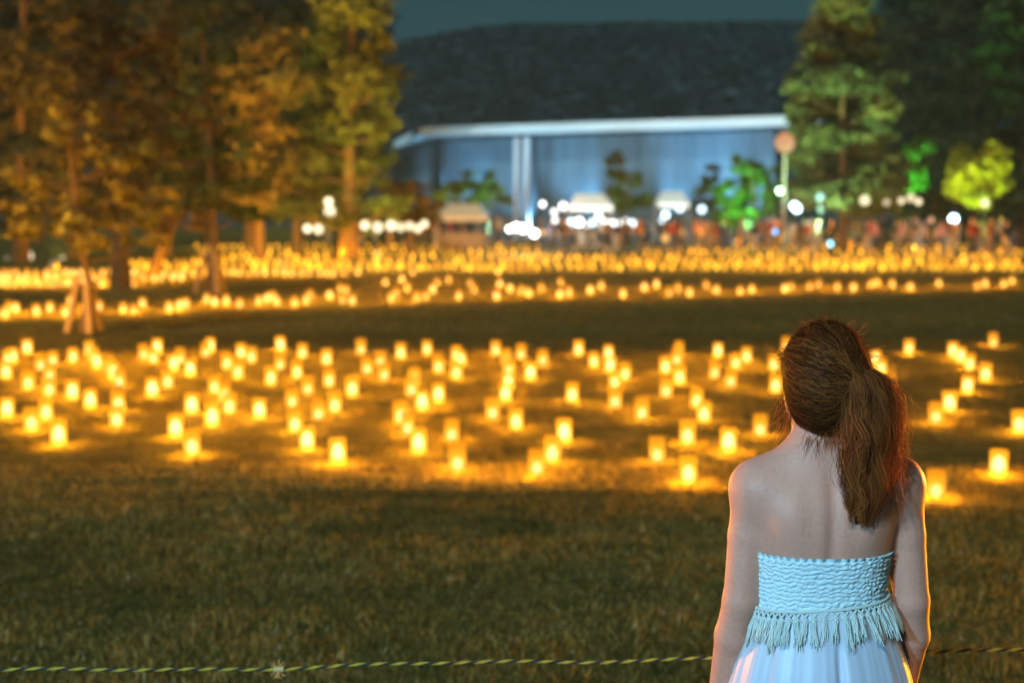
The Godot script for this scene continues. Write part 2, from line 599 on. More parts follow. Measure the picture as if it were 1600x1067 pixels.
func hair_tint() -> Color:
	var t := rng.randf()
	return Color(0.10, 0.030, 0.009).lerp(Color(0.62, 0.205, 0.045), pow(t, 2.4)) * rng.randf_range(0.7, 1.25)

func hair_radius(u: Vector3) -> float:
	# march from the head's middle outwards to the surface of the hair
	var r := 0.14
	for i in 14:
		r -= hair_sdf(HEAD + u * r) * 0.8
	return r

func make_visitor() -> void:
	rng.seed = 5
	var at := Vector3(0.606, 0, -2.75)
	var o := thing("person", at, "woman seen from behind in white strapless fringed top, long brown ponytail, watching the lanterns", "person")
	var b := Buf.new()
	net(sdf_visitor, Vector3(-0.26, 0.8602, -0.16), Vector3(0.26, 1.68, 0.16), 0.0055, b)
	net(sdf_visitor, Vector3(-0.26, -0.01, -0.2), Vector3(0.26, 0.86, 0.16), 0.013, b)
	var ld := Vector3(-0.10, -0.95, -0.27).normalized()
	var rd := Vector3(-0.03, -0.92, -0.38).normalized()
	net(func(p: Vector3) -> float: return hand(p, Vector3(-0.1905, 0.865, -0.051), -1.0, ld), Vector3(-0.29, 0.64, -0.19), Vector3(-0.15, 0.9, 0.0), 0.0034, b)
	net(func(p: Vector3) -> float: return hand(p, Vector3(0.19, 0.865, -0.077), 1.0, rd), Vector3(0.10, 0.64, -0.23), Vector3(0.25, 0.9, 0.0), 0.0034, b)
	part(o, "body", b.mesh(), M.skin)
	# hair: a cap, combed strands, the ponytail, loose wisps
	b = Buf.new()
	net(hair_sdf, Vector3(-0.12, 1.40, -0.14), Vector3(0.13, 1.68, 0.15), 0.005, b)
	var hair := part(o, "hair", b.mesh(), M.hair)
	b = Buf.new()
	var knot := Vector3(0.054, 1.548, 0.086)
	var ku := (knot - HEAD).normalized()
	for i in 5200:
		var u := Vector3(rng.randfn(), rng.randfn(), rng.randfn()).normalized()
		var fz := u.x * sin(YAW) + u.z * cos(YAW)
		if fz < -0.45 + maxf(0.0, u.y) * -0.3 or u.y < -0.92:
			continue
		var pts: Array = []
		var nr: Array = []
		var ph := rng.randf() * TAU
		var kj := (ku + Vector3(rng.randfn(), rng.randfn() * 0.9, rng.randfn()) * 0.11).normalized()
		var lift := 0.998 + 0.035 * pow(rng.randf(), 2.5)
		var sag := rng.randf_range(0.05, 0.30) * maxf(0.0, 0.5 - u.y) * (1.0 if rng.randf() < 0.7 else 1.8)
		for k in 12:
			var t := k / 11.0
			var w := u.lerp(kj, t)
			w.y -= sag * sin(PI * t)
			w += Vector3(0.035 * sin(ph + t * 9.0), 0.045 * sin(ph * 1.7 + t * 8.0), 0) * (1.0 - t)
			w = w.normalized()
			pts.append(HEAD + w * hair_radius(w) * lift)
			nr.append(w)
		ribbon(b, pts, rng.randf_range(0.0004, 0.0010), nr, hair_tint() * 0.62, 0.8)
	part(hair, "combed_strands", b.mesh(), M.strand).set_meta("kind", "stuff")
	# ponytail: wavy locks falling over the right of the back
	b = Buf.new()
	var line := [Vector3(0.050, 1.572, 0.080), Vector3(0.060, 1.560, 0.098), Vector3(0.068, 1.528, 0.108), Vector3(0.068, 1.475, 0.112), Vector3(0.066, 1.42, 0.116), Vector3(0.064, 1.365, 0.120), Vector3(0.058, 1.315, 0.121), Vector3(0.052, 1.272, 0.120)]
	var wide := [0.020, 0.026, 0.036, 0.046, 0.048, 0.044, 0.032, 0.016]
	var deep := [0.012, 0.016, 0.024, 0.028, 0.028, 0.024, 0.018, 0.012]
	for lock in 84:
		var la := rng.randf() * TAU
		var lr := sqrt(rng.randf())
		var ctr := Vector2(cos(la), sin(la)) * lr
		var thin := lock % 3 == 0          # stray locks that hang clear of the rest, mostly outside
		if thin: ctr = Vector2(rng.randf_range(0.75, 1.3) * (1.0 if rng.randf() < 0.75 else -0.8), rng.randf_range(-0.8, 0.8))
		var ph := rng.randf() * TAU
		var fr := rng.randf_range(11.0, 24.0)
		var am := rng.randf_range(0.005, 0.016)
		var end := 1.0 - 0.5 * pow(rng.randf(), 1.6) - maxf(0.0, ctr.x - 0.2) * 0.25 - maxf(0.0, -ctr.x - 0.6) * 0.2
		var tint := hair_tint()
		for s in (9 if thin else 26):
			var off := ctr + Vector2(rng.randfn(), rng.randfn()) * (0.10 if lock % 4 else 0.22)
			var pts: Array = []
			var nr: Array = []
			var ph2 := ph + rng.randfn() * 0.35
			var n := 22
			for k in n:
				var t := end * rng.randf_range(0.985, 1.0) * k / (n - 1.0)
				var f := minf(t * 7.0, 6.999)
				var i := int(f)
				var c: Vector3 = (line[i] as Vector3).lerp(line[i + 1], f - i)
				var ww: float = lerpf(wide[i], wide[i + 1], f - i)
				var dd: float = lerpf(deep[i], deep[i + 1], f - i)
				var a := am * smoothstep(0.08, 0.4, t)
				var p := c + Vector3(off.x * ww + a * sin(ph2 + fr * t), 0.3 * a * sin(ph2 * 2.0 + fr * t), off.y * dd + a * 0.8 * cos(ph2 + fr * t * 0.9))
				pts.append(p)
				nr.append(Vector3(off.x * 0.6, 0.1, 1.0 if off.y > -0.4 else -1.0).normalized())
			var col := tint.lerp(hair_tint(), 0.5)
			ribbon(b, pts, rng.randf_range(0.0004, 0.0010), nr, col, 0.3)
	part(hair, "ponytail", b.mesh(), M.strand).set_meta("kind", "stuff")
	b = Buf.new()
	b.tube([Vector3(0.050, 1.552, 0.078), Vector3(0.060, 1.544, 0.092)], [0.016, 0.016], 12)
	part(hair, "hair_tie", b.mesh(), M.black)
	b = Buf.new()
	for i in 520:
		var kind := i % 5
		var p: Vector3
		var dir: Vector3
		var length := rng.randf_range(0.02, 0.05)
		if kind < 2:      # off the crown
			var a := rng.randf_range(-1.35, 1.35)
			var u := Vector3(sin(a), cos(a), rng.randf_range(-0.4, 0.7)).normalized()
			p = HEAD + u * hair_radius(u) * 0.99
			dir = (u * 0.5 + Vector3(rng.randfn() * 0.5, rng.randfn() * 0.2, rng.randfn() * 0.5)).normalized()
		elif kind == 2:   # beside the cheek and jaw
			p = HEAD + Vector3(rng.randf_range(-0.085, -0.05), rng.randf_range(-0.095, -0.04), rng.randf_range(-0.05, 0.02))
			dir = Vector3(rng.randfn() * 0.3 - 0.15, -1, rng.randfn() * 0.2).normalized()
			length = rng.randf_range(0.03, 0.08)
		elif kind == 3:   # off the outside of the ponytail
			p = Vector3(rng.randf_range(0.098, 0.124), rng.randf_range(1.36, 1.56), rng.randf_range(0.095, 0.14))
			dir = Vector3(0.25 + rng.randfn() * 0.3, -0.9, rng.randfn() * 0.3).normalized()
			length = rng.randf_range(0.04, 0.10)
		else:             # the nape
			p = HEAD + Vector3(rng.randf_range(-0.05, 0.06), rng.randf_range(-0.12, -0.095), 0.075)
			dir = Vector3(rng.randfn() * 0.4, -1, 0.15).normalized()
			length = rng.randf_range(0.02, 0.055)
		var pts: Array = []
		var rad: Array = []
		var curl := Vector3(rng.randfn(), rng.randfn() * 0.5, rng.randfn()) * 0.35
		for k in 8:
			pts.append(p)
			rad.append(0.00055 * (1.0 - k / 9.0))
			p += dir * length / 7.0
			dir = (dir + curl * 0.35 + Vector3(0, -0.06, 0)).normalized()
			curl = curl.rotated(Vector3.UP, 0.5)
		b.tube(pts, rad, 3, hair_tint() * 1.4, false)
	part(hair, "loose_wisps", b.mesh(), M.strand).set_meta("kind", "stuff")
	# strapless smocked top
	var y0 := 1.108
	var y1 := 1.206
	var nz := FastNoiseLite.new()
	nz.seed = 4
	nz.frequency = 1.0
	var shell := func(y: float, a: float, out: float) -> Vector3:
		var q := body_at(y)
		var e := 2.0 / 2.3
		var sx := sin(a)
		var cz := cos(a)
		return Vector3(signf(sx) * pow(absf(sx), e) * (q.x + out), y, q.z + signf(cz) * pow(absf(cz), e) * (q.y + out))
	b = Buf.new()
	var rows := 84
	var cols := 300
	b.grid(rows, cols, true, func(i: int, k: int) -> Vector3:
		var t := i / (rows - 1.0)
		var a := TAU * k / cols
		var y := lerpf(y0 - 0.012, y1, t) + 0.0018 * sin(a * 47.0) * smoothstep(0.8, 1.0, t)
		var row := t * 12.0 + 0.7 * nz.get_noise_2d(a * 5.0, t * 3.0) + 0.25 * nz.get_noise_2d(a * 24.0, t * 8.0)
		var ruff := absf(sin(PI * row + 0.6 * nz.get_noise_2d(a * 9.0, 3.0)))
		var puck := 0.5 + 0.5 * nz.get_noise_2d(a * 55.0, floorf(row) * 7.3)
		var out := 0.0035 + 0.0048 * pow(ruff, 0.6) * (0.15 + 1.2 * puck) + 0.0016 * nz.get_noise_2d(a * 12.0, t * 9.0)
		if i == rows - 1: out = 0.001
		return shell.call(y, a, out))
	var top := part(o, "top", b.mesh(), M.cotton)
	# gathered frill along the top edge
	b = Buf.new()
	b.grid(5, 420, true, func(i: int, k: int) -> Vector3:
		var a := TAU * k / 420.0
		return shell.call(y1 - 0.003 + i * 0.0024, a, 0.003 + i * 0.0009 + 0.0026 * sin(a * 52.0 + 2.0 * nz.get_noise_2d(a * 6.0, 1.0)) * (0.4 + i * 0.25)))
	part(top, "frill", b.mesh(), M.cotton)
	# knotted macrame band and tassels
	var tassels := 54
	b = Buf.new()
	var ring := func(a: float, drop: float, out: float) -> Vector3:
		var p: Vector3 = shell.call(1.110, a, 0.010 + out)
		p.y = 1.110 - drop + 0.012 * sin(a)
		return p
	for i in tassels:
		var a0 := TAU * i / tassels
		var a1 := TAU * (i + 1) / tassels
		for s in 2:
			var pts: Array = []
			for k in 5:
				var t := k / 4.0
				pts.append(ring.call(lerpf(a0, a1, t if s == 0 else 1.0 - t), 0.002 + 0.016 * t, 0.002 + 0.003 * sin(PI * t) + t * 0.004))
			b.tube(pts, [0.0022, 0.0026, 0.0026, 0.0026, 0.0022], 5)
	var loop_: Array = []
	var lr: Array = []
	for i in 121:
		loop_.append(ring.call(TAU * i / 120.0, 0.0, 0.003))
		lr.append(0.0034 + 0.0006 * sin(i * 2.1))
	b.tube(loop_, lr, 6, Color.WHITE, false)
	part(top, "knotted_band", b.mesh(), M.tassel)
	for i in tassels:
		var a := TAU * (i + 0.5) / tassels
		var head: Vector3 = ring.call(a, 0.018, 0.007)
		var outw := Vector3(sin(a), 0, cos(a))
		var tang := Vector3(cos(a), 0, -sin(a))
		var flare := 0.36 + 0.36 * maxf(0.0, sin(a)) + 0.06 * rng.randfn()
		var own := rng.randf_range(0.82, 1.2)
		var sway := 0.2 * rng.randfn() + 0.10 * sin(a)
		b = Buf.new()
		b.ball(head, Vector3(0.0052, 0.0058, 0.0052), 8, 6)
		var down := (Vector3.DOWN + outw * flare + tang * sway).normalized()
		for s in 22:
			var o2 := Vector2.from_angle(rng.randf() * TAU) * sqrt(rng.randf()) * 0.0056
			var base := head + tang * o2.x + outw * o2.y
			var length := rng.randf_range(0.030, 0.044) * own
			var spread := (tang * rng.randfn() + outw * rng.randfn() * 0.5) * 0.13
			var pts: Array = []
			var ph := rng.randf() * TAU
			for k in 6:
				var t := k / 5.0
				pts.append(base + (down + spread * t * 0.8 + Vector3.DOWN * t * 0.3) * length * t + tang * 0.0012 * sin(ph + t * 7.0))
			b.tube(pts, [0.0016, 0.0016, 0.0016, 0.0015, 0.0012, 0.0005], 4, Color.WHITE, false)
		part(top, "tassel", b.mesh(), M.tassel)
	# long pale skirt with soft folds
	var fold := FastNoiseLite.new()
	fold.seed = 9
	fold.frequency = 1.0
	b = Buf.new()
	var prof := [Vector3(0.127, 1.108, 0.092), Vector3(0.150, 1.04, 0.105), Vector3(0.170, 0.98, 0.125), Vector3(0.186, 0.92, 0.138), Vector3(0.198, 0.84, 0.145), Vector3(0.215, 0.65, 0.16), Vector3(0.245, 0.35, 0.20), Vector3(0.28, 0.09, 0.24)]
	b.grid(90, 220, true, func(i: int, k: int) -> Vector3:
		var t := pow(i / 89.0, 1.5)
		var y := lerpf(1.108, 0.09, t)
		var j := 0
		while j < prof.size() - 2 and y < prof[j + 1].y:
			j += 1
		var f := clampf((y - prof[j].y) / (prof[j + 1].y - prof[j].y), 0.0, 1.0)
		var q: Vector3 = (prof[j] as Vector3).lerp(prof[j + 1], f)
		var a := TAU * k / 220.0
		var amp := 0.002 + 0.03 * smoothstep(1.06, 0.3, y)
		var w := fold.get_noise_2d(cos(a) * 2.6, sin(a) * 2.6 + y * 0.25) * amp * 1.5 + fold.get_noise_2d(cos(a) * 9.0 + 5.0, sin(a) * 9.0 + y * 0.9) * amp * 0.5
		w -= 0.010 * exp(-pow((a - 0.09 if a < PI else a - TAU - 0.09) / 0.045, 2.0)) * smoothstep(1.08, 1.0, y)
		return Vector3(sin(a) * (q.x + w) + 0.004, y, cos(a) * (q.z + w) + 0.006))
	part(o, "skirt", b.mesh(), M.satin)
	for s in [-1.0, 1.0]:
		b = Buf.new()
		var sole: Array = []
		b.grid(2, 24, true, func(i: int, k: int) -> Vector3:
			var a := TAU * k / 24.0
			return Vector3(s * 0.089 + sin(a) * 0.038 * (1.0 - 0.15 * cos(a)), 0.002 + i * 0.014, -0.05 + cos(a) * 0.115))
		b.tube([Vector3(s * 0.089 - 0.036, 0.014, -0.10), Vector3(s * 0.089 - 0.02, 0.052, -0.10), Vector3(s * 0.089 + 0.02, 0.052, -0.10), Vector3(s * 0.089 + 0.036, 0.014, -0.10)], [0.006, 0.006, 0.006, 0.006], 6)
		part(o, "sandal", b.mesh(), M.sandal)

# ---------------------------------------------------------------- trees
# base and trunk are given where they stand; lobes are foliage masses (offset across, height offset, half width, half height) in photograph pixels at that depth
func make_tree(called: String, label: String, category: String, base: Vector3, trunk_px: Array, r0: float, lobes: Array, tint: Color, group := "", dense := 1.0, leaf_scale := 1.0) -> Node3D:
	var o := thing(called, base, label, category, group)
	rng.seed = hash(label)
	var depth := -base.z
	var px := depth / FOCAL
	var b := Buf.new()
	var pts: Array = []
	var rad: Array = []
	for i in trunk_px.size():
		var w := at_depth(trunk_px[i][0], trunk_px[i][1], depth) - base
		if i == 0: w = Vector3.ZERO
		w.z += 0.0 if i == 0 else rng.randf_range(-1, 1) * r0 * 0.6
		pts.append(w)
		rad.append(r0 * (1.0 - 0.8 * i / (trunk_px.size() - 1.0)) * (1.35 if i == 0 else 1.0))
	b.tube(pts, rad, 9)
	var crown := Buf.new()
	for l in lobes:
		var c := at_depth(l[0], l[1], depth) - base
		var r := Vector3(l[2] * px, l[3] * px, (l[2] + l[3]) * 0.5 * px)
		c.z += rng.randf_range(-1.0, 1.0) * (r.x + r.z) * 0.6
		# limb from the trunk to this mass
		var q: Vector3 = pts[0]
		for k in 21:
			var f := k / 20.0 * (pts.size() - 1.001)
			var s: Vector3 = (pts[int(f)] as Vector3).lerp(pts[int(f) + 1], f - int(f))
			if s.y < c.y - absf(c.x - s.x) * 0.35 and s.y > q.y:
				q = s
		var mid := q.lerp(c, 0.55) + Vector3(0, -0.08 * q.distance_to(c), 0)
		b.tube([q, mid, c], [r0 * 0.30, r0 * 0.2, r0 * 0.07], 5, Color.WHITE, false)
		var shade := rng.randf_range(0.65, 1.3)
		var warm := rng.randf_range(-0.15, 0.15)
		var ls: float = 9.0 * px * leaf_scale
		var n := int(l[2] * l[3] * 0.27 * dense / leaf_scale / leaf_scale) + 12
		# a mass is built of several sprays, so that its edge is broken
		var sprays: Array = []
		for k in maxi(4, n / 22):
			var u := Vector3(rng.randfn(), rng.randfn(), rng.randfn()).normalized() * pow(rng.randf(), 0.33)
			sprays.append(u)
		for k in n:
			var u: Vector3 = sprays[k % sprays.size()] + Vector3(rng.randfn(), rng.randfn() * 0.7, rng.randfn()) * 0.17
			var p := c + u * r
			var nn := (u.normalized() + Vector3(rng.randfn(), rng.randfn() + 0.3, rng.randfn()) * 0.6).normalized()
			var t := nn.cross(Vector3(rng.randfn(), rng.randfn(), rng.randfn())).normalized()
			var s := nn.cross(t)
			var a := ls * rng.randf_range(0.6, 1.3)
			var v := shade * rng.randf_range(0.7, 1.3) * 1.35
			var col := Color(tint.r * v * (1.0 + warm), tint.g * v, tint.b * v * (1.0 - warm))
			var i0 := crown.add(p - t * a, nn, col)
			crown.add(p + s * a * 0.42, nn, col)
			crown.add(p + t * a, nn, col)
			crown.add(p - s * a * 0.42, nn, col)
			crown.quad(i0, i0 + 1, i0 + 2, i0 + 3)
	part(o, "trunk", b.mesh(), M.bark)
	part(o, "crown", crown.mesh(), M.leaf)
	return o

func tree_support(base: Vector3, height: float, spread: float, label: String) -> void:
	var o := thing("tree_support", base, label, "tree support", "timber supports round the young pines")
	var b: Buf
	for a in [0.5, 2.6, 4.7]:
		b = Buf.new()
		var f := Vector3(sin(a), 0, cos(a)) * spread
		b.tube([f, f * 0.30 + Vector3.UP * height], [0.048, 0.042], 8)
		part(o, "post", b.mesh(), M.timber)
	for a in [0.5, 2.6]:
		b = Buf.new()
		var f := Vector3(sin(a), 0, cos(a)) * spread * 0.62
		var g := Vector3(sin(a + 2.1), 0, cos(a + 2.1)) * spread * 0.62
		b.tube([f + Vector3.UP * height * 0.80 - (g - f) * 0.15, g + Vector3.UP * height * 0.80 + (g - f) * 0.15], [0.04, 0.04], 8)
		part(o, "crossbar", b.mesh(), M.timber)

const GREEN := Color(0.060, 0.072, 0.018)
const DEEP := Color(0.035, 0.050, 0.018)
const OLIVE := Color(0.12, 0.105, 0.026)

func make_trees() -> void:
	var g := "pines on the left of the lawn"
	# the young pines, with their supports
	var b1 := ground_at(133, 520)
	make_tree("pine_tree", "young pine with open tufted crown on timber supports at the edge of the near lanterns", "tree", b1, [[133, 520], [136, 440], [128, 380], [118, 300], [108, 230], [103, 168]], 0.075,
		[[76, 190, 22, 30], [95, 166, 13, 16], [138, 182, 22, 26], [148, 222, 18, 20], [222, 232, 22, 20], [24, 272, 26, 20], [66, 280, 28, 22], [178, 258, 34, 26], [45, 306, 26, 18], [122, 302, 34, 24], [66, 350, 46, 22], [160, 362, 58, 22], [222, 332, 34, 24], [250, 312, 28, 24], [110, 250, 22, 16], [190, 300, 34, 22], [20, 330, 30, 16], [110, 340, 40, 20], [100, 205, 16, 18], [150, 330, 40, 20], [230, 375, 40, 14]], OLIVE, g, 0.62)
	tree_support(b1, 0.95, 0.30, "three brown timber posts propping the young pine beside the near lanterns")
	var b2 := ground_at(331, 458)
	make_tree("pine_tree", "taller slim pine with pointed top on timber supports among the middle lanterns", "tree", b2, [[331, 458], [333, 380], [331, 300], [325, 200], [318, 100], [314, 30]], 0.13,
		[[314, 48, 11, 26], [313, 90, 20, 22], [354, 88, 9, 20], [300, 126, 30, 22], [345, 130, 28, 24], [322, 165, 34, 20], [285, 165, 20, 16], [362, 185, 28, 20], [300, 205, 40, 20], [350, 225, 34, 18], [268, 275, 40, 22], [340, 270, 42, 24], [398, 282, 38, 26], [300, 320, 46, 20], [372, 330, 46, 22], [320, 240, 40, 22], [392, 240, 24, 16], [340, 300, 40, 20]], Color(0.06, 0.07, 0.018), g, 0.75)
	tree_support(b2, 1.1, 0.42, "timber props round the slim pointed pine among the middle lanterns")
	var b3 := ground_at(187, 450)
	make_tree("pine_tree", "thick straight trunk lit orange by lanterns left of the slim pine", "tree", b3, [[187, 450], [188, 380], [186, 300], [182, 200], [176, 110], [170, 30]], 0.235,
		[[180, 322, 46, 24], [120, 330, 44, 24], [232, 330, 40, 26], [205, 285, 46, 28], [145, 280, 46, 28], [190, 235, 50, 34], [120, 225, 46, 36], [235, 210, 44, 36], [170, 160, 56, 42], [240, 140, 44, 40], [200, 80, 60, 46], [130, 110, 48, 44], [150, 30, 60, 46], [250, 50, 44, 50]], Color(0.07, 0.055, 0.02), g, 0.55)
	var b4 := ground_at(236, 436)
	make_tree("pine_tree", "leaning forked trunk lit orange beside the thick straight trunk", "tree", b4, [[236, 436], [248, 400], [264, 368], [276, 320], [292, 250], [300, 170]], 0.17,
		[[250, 350, 40, 22], [290, 345, 36, 24], [275, 305, 48, 26], [240, 285, 36, 28], [300, 250, 50, 34], [265, 225, 46, 34], [310, 190, 46, 36], [270, 160, 44, 36]], Color(0.075, 0.055, 0.02), g, 0.5)
	# the wood behind
	var specs := [
		["broad pine with dense rounded right edge next to the floodlit hall", 545, 62.0, 0.34, [[545, 250], [548, 120], [552, 0]], [[560, 10, 62, 46], [515, 62, 56, 46], [588, 80, 26, 42], [556, 122, 60, 46], [478, 130, 46, 46], [600, 138, 20, 44], [440, 190, 48, 42], [535, 195, 66, 42], [592, 205, 26, 30], [470, 255, 58, 38], [548, 262, 58, 38], [596, 262, 22, 26], [615, 318, 34, 22], [520, 325, 60, 28], [440, 318, 52, 28], [575, 350, 30, 16]], Color(0.055, 0.066, 0.016)],
		["slender orange trunk under the broad pine, nearest the slim pine", 405, 58.0, 0.20, [[405, 330], [408, 240], [412, 150]], [[405, 300, 50, 30], [380, 250, 46, 34], [440, 250, 44, 34], [405, 195, 56, 40], [430, 130, 50, 42], [380, 140, 44, 40], [415, 70, 50, 44]], Color(0.07, 0.06, 0.018)],
		["thin trunk standing left of the bright white lamps under the pines", 463, 66.0, 0.18, [[463, 330], [462, 240], [466, 60]], [[470, 300, 46, 28], [450, 230, 46, 40], [490, 180, 46, 40], [460, 110, 50, 44], [490, 40, 50, 44], [440, 40, 44, 44]], Color(0.06, 0.055, 0.018)],
		["low spreading tree with reddish foliage in front of the hall's left corner", 640, 70.0, 0.2, [[640, 360], [640, 320], [645, 290]], [[640, 310, 44, 26], [600, 330, 40, 24], [675, 335, 34, 22], [640, 350, 46, 16]], Color(0.08, 0.055, 0.02)],
		["tall dark pine rising out of the picture at the far left edge", 30, 56.0, 0.3, [[30, 300], [30, 150], [34, -40]], [[30, 330, 50, 30], [-10, 270, 50, 40], [60, 250, 50, 40], [20, 190, 60, 46], [70, 130, 56, 50], [0, 100, 56, 50], [40, 40, 64, 50], [20, -30, 64, 50]], Color(0.05, 0.042, 0.016)],
		["tall brown pine behind the young pine's open crown", 115, 60.0, 0.3, [[115, 300], [112, 150], [110, -40]], [[110, 330, 50, 26], [90, 270, 56, 40], [140, 220, 56, 44], [90, 160, 60, 50], [140, 90, 60, 50], [90, 40, 60, 50], [130, -20, 64, 50]], Color(0.05, 0.04, 0.016)],
		["tall dark pine behind the slim pointed pine", 255, 64.0, 0.3, [[255, 300], [258, 150], [262, -40]], [[255, 320, 50, 28], [240, 260, 56, 40], [285, 210, 56, 44], [230, 150, 60, 50], [285, 90, 60, 50], [240, 30, 62, 50], [290, -20, 64, 50]], Color(0.045, 0.042, 0.016)],
		["dark pine filling the gap above the slim pine and the broad pine", 390, 74.0, 0.3, [[390, 300], [392, 150], [395, -40]], [[390, 310, 50, 30], [360, 230, 56, 44], [410, 150, 58, 48], [360, 90, 56, 48], [420, 50, 52, 46], [370, 10, 56, 46], [410, -40, 50, 40]], Color(0.042, 0.044, 0.016)],
	]
	for f in [["dark tree deep in the wood behind the thick straight trunk", 190, 92.0], ["dark tree deep in the wood above the slim pine", 320, 96.0], ["dark tree deep in the wood behind the broad pine", 480, 95.0], ["dark tree deep in the wood at the far left", 60, 90.0], ["dark tree deep in the wood behind the broad pine's right edge", 560, 98.0]]:
		var x: float = f[1]
		var w := 1.0 if x < 540 else 0.55
		specs.append([f[0], x, f[2], 0.3, [[x, 300], [x, 150], [x, -40]], [[x - 20, 300, 64 * w, 40], [x + 20, 240, 64 * w, 44], [x - 10, 180, 72 * w, 46], [x + 25, 120, 70 * w, 46], [x - 25, 60, 72 * w, 46], [x + 20, 20, 72 * w, 46], [x - 10, -30, 72 * w, 46]], Color(0.036, 0.034, 0.016)])
	for s in specs:
		var base := ground_at(s[1], 337.0 + EYE * FOCAL / s[2])
		make_tree("pine_tree", s[0], "tree", base, [[s[1], 337.0 + EYE * FOCAL / s[2]]] + s[4], s[3], s[5], s[6], "pines in the wood on the left", 1.0)
	# right of the hall
	var r := "trees round the hall"
	var base := ground_at(1318, 393)
	make_tree("cedar_tree", "tall conical cedar standing in front of the hall's right end", "tree", base, [[1318, 393], [1318, 250], [1316, 100], [1318, -40]], 0.2,
		[[1318, -30, 34, 30], [1312, 8, 40, 26], [1300, 36, 36, 22], [1338, 40, 36, 24], [1318, 62, 50, 24], [1286, 78, 30, 20], [1350, 82, 34, 22], [1318, 96, 54, 24], [1268, 112, 28, 18], [1366, 118, 32, 20], [1312, 126, 60, 24], [1248, 134, 18, 12], [1392, 122, 18, 12], [1330, 150, 60, 24], [1278, 158, 40, 20], [1375, 164, 28, 18], [1320, 186, 66, 26], [1256, 186, 26, 16], [1380, 200, 26, 18], [1290, 214, 52, 24], [1350, 222, 50, 24], [1316, 246, 70, 26], [1264, 248, 28, 18], [1376, 258, 30, 20], [1296, 280, 56, 24], [1350, 286, 52, 24], [1316, 310, 70, 24], [1256, 306, 26, 16], [1384, 312, 26, 18]], Color(0.075, 0.088, 0.034), r, 2.4)
	base = ground_at(1405, 388)
	make_tree("broadleaf_tree", "leaning broadleaf tree lit bright green right of the cedar", "tree", base, [[1405, 388], [1400, 330], [1415, 280], [1430, 240]], 0.18,
		[[1440, 252, 24, 18], [1424, 276, 26, 18], [1452, 234, 20, 16], [1432, 232, 28, 20], [1446, 222, 16, 14], [1408, 262, 24, 20], [1386, 288, 26, 18], [1420, 290, 22, 14], [1365, 300, 20, 14]], Color(0.07, 0.10, 0.02), r, 1.0)
	base = ground_at(1528, 392)
	make_tree("broadleaf_tree", "small yellow-green tree with twin rounded lobes, lit from below", "tree", base, [[1528, 392], [1528, 345], [1528, 310]], 0.11,
		[[1506, 252, 19, 26], [1552, 252, 20, 28], [1528, 290, 38, 24], [1496, 278, 18, 20], [1560, 282, 18, 22], [1528, 312, 24, 12], [1515, 270, 18, 20], [1545, 272, 18, 20]], Color(0.17, 0.20, 0.02), r, 3.2, 0.8)
	base = ground_at(975, 388)
	make_tree("garden_pine", "clipped dark garden pine with stepped pads before the hall's wall", "tree", base, [[975, 388], [972, 340], [982, 290], [966, 245]], 0.13,
		[[963, 250, 17, 13], [966, 272, 15, 10], [990, 276, 26, 11], [966, 298, 22, 12], [1000, 308, 20, 14], [980, 320, 26, 12]], Color(0.05, 0.075, 0.022), r, 1.5)
	base = ground_at(1152, 386)
	make_tree("broadleaf_tree", "round bush-like tree lit vivid green left of the green lamp", "tree", base, [[1152, 386], [1152, 350], [1152, 320]], 0.12,
		[[1140, 300, 22, 22], [1160, 318, 26, 24], [1136, 335, 24, 18], [1166, 342, 22, 16]], Color(0.06, 0.10, 0.02), r, 1.3)
	base = ground_at(1118, 384)
	make_tree("garden_pine", "thin dark pine in front of the hall, left of the vivid green tree", "tree", base, [[1118, 384], [1116, 320], [1112, 262]], 0.11,
		[[1112, 272, 15, 14], [1108, 296, 20, 14], [1120, 322, 22, 14], [1100, 320, 14, 12]], Color(0.045, 0.06, 0.02), r, 1.2)
	base = ground_at(1182, 387)
	make_tree("garden_pine", "dark pine with a knobbly top between the vivid green tree and the cedar", "tree", base, [[1182, 387], [1180, 320], [1172, 248]], 0.15,
		[[1150, 254, 12, 14], [1178, 262, 18, 16], [1196, 272, 22, 20], [1170, 292, 22, 16], [1210, 300, 22, 18], [1190, 328, 28, 16]], Color(0.05, 0.066, 0.02), r, 1.2)
	base = ground_at(722, 386)
	make_tree("broadleaf_tree", "low rounded tree lit soft green before the hall's left wall", "tree", base, [[722, 386], [722, 340], [722, 300]], 0.14,
		[[718, 284, 26, 18], [698, 302, 22, 18], [742, 298, 20, 16], [720, 318, 34, 14]], Color(0.055, 0.085, 0.02), r, 1.1)
	base = ground_at(765, 385)
	make_tree("broadleaf_tree", "small leafy tree between the low rounded tree and the twin white pillars", "tree", base, [[765, 385], [765, 340], [763, 300]], 0.11,
		[[758, 284, 18, 16], [776, 300, 18, 16], [752, 312, 20, 14], [785, 318, 14, 12]], Color(0.05, 0.085, 0.025), r, 1.0)
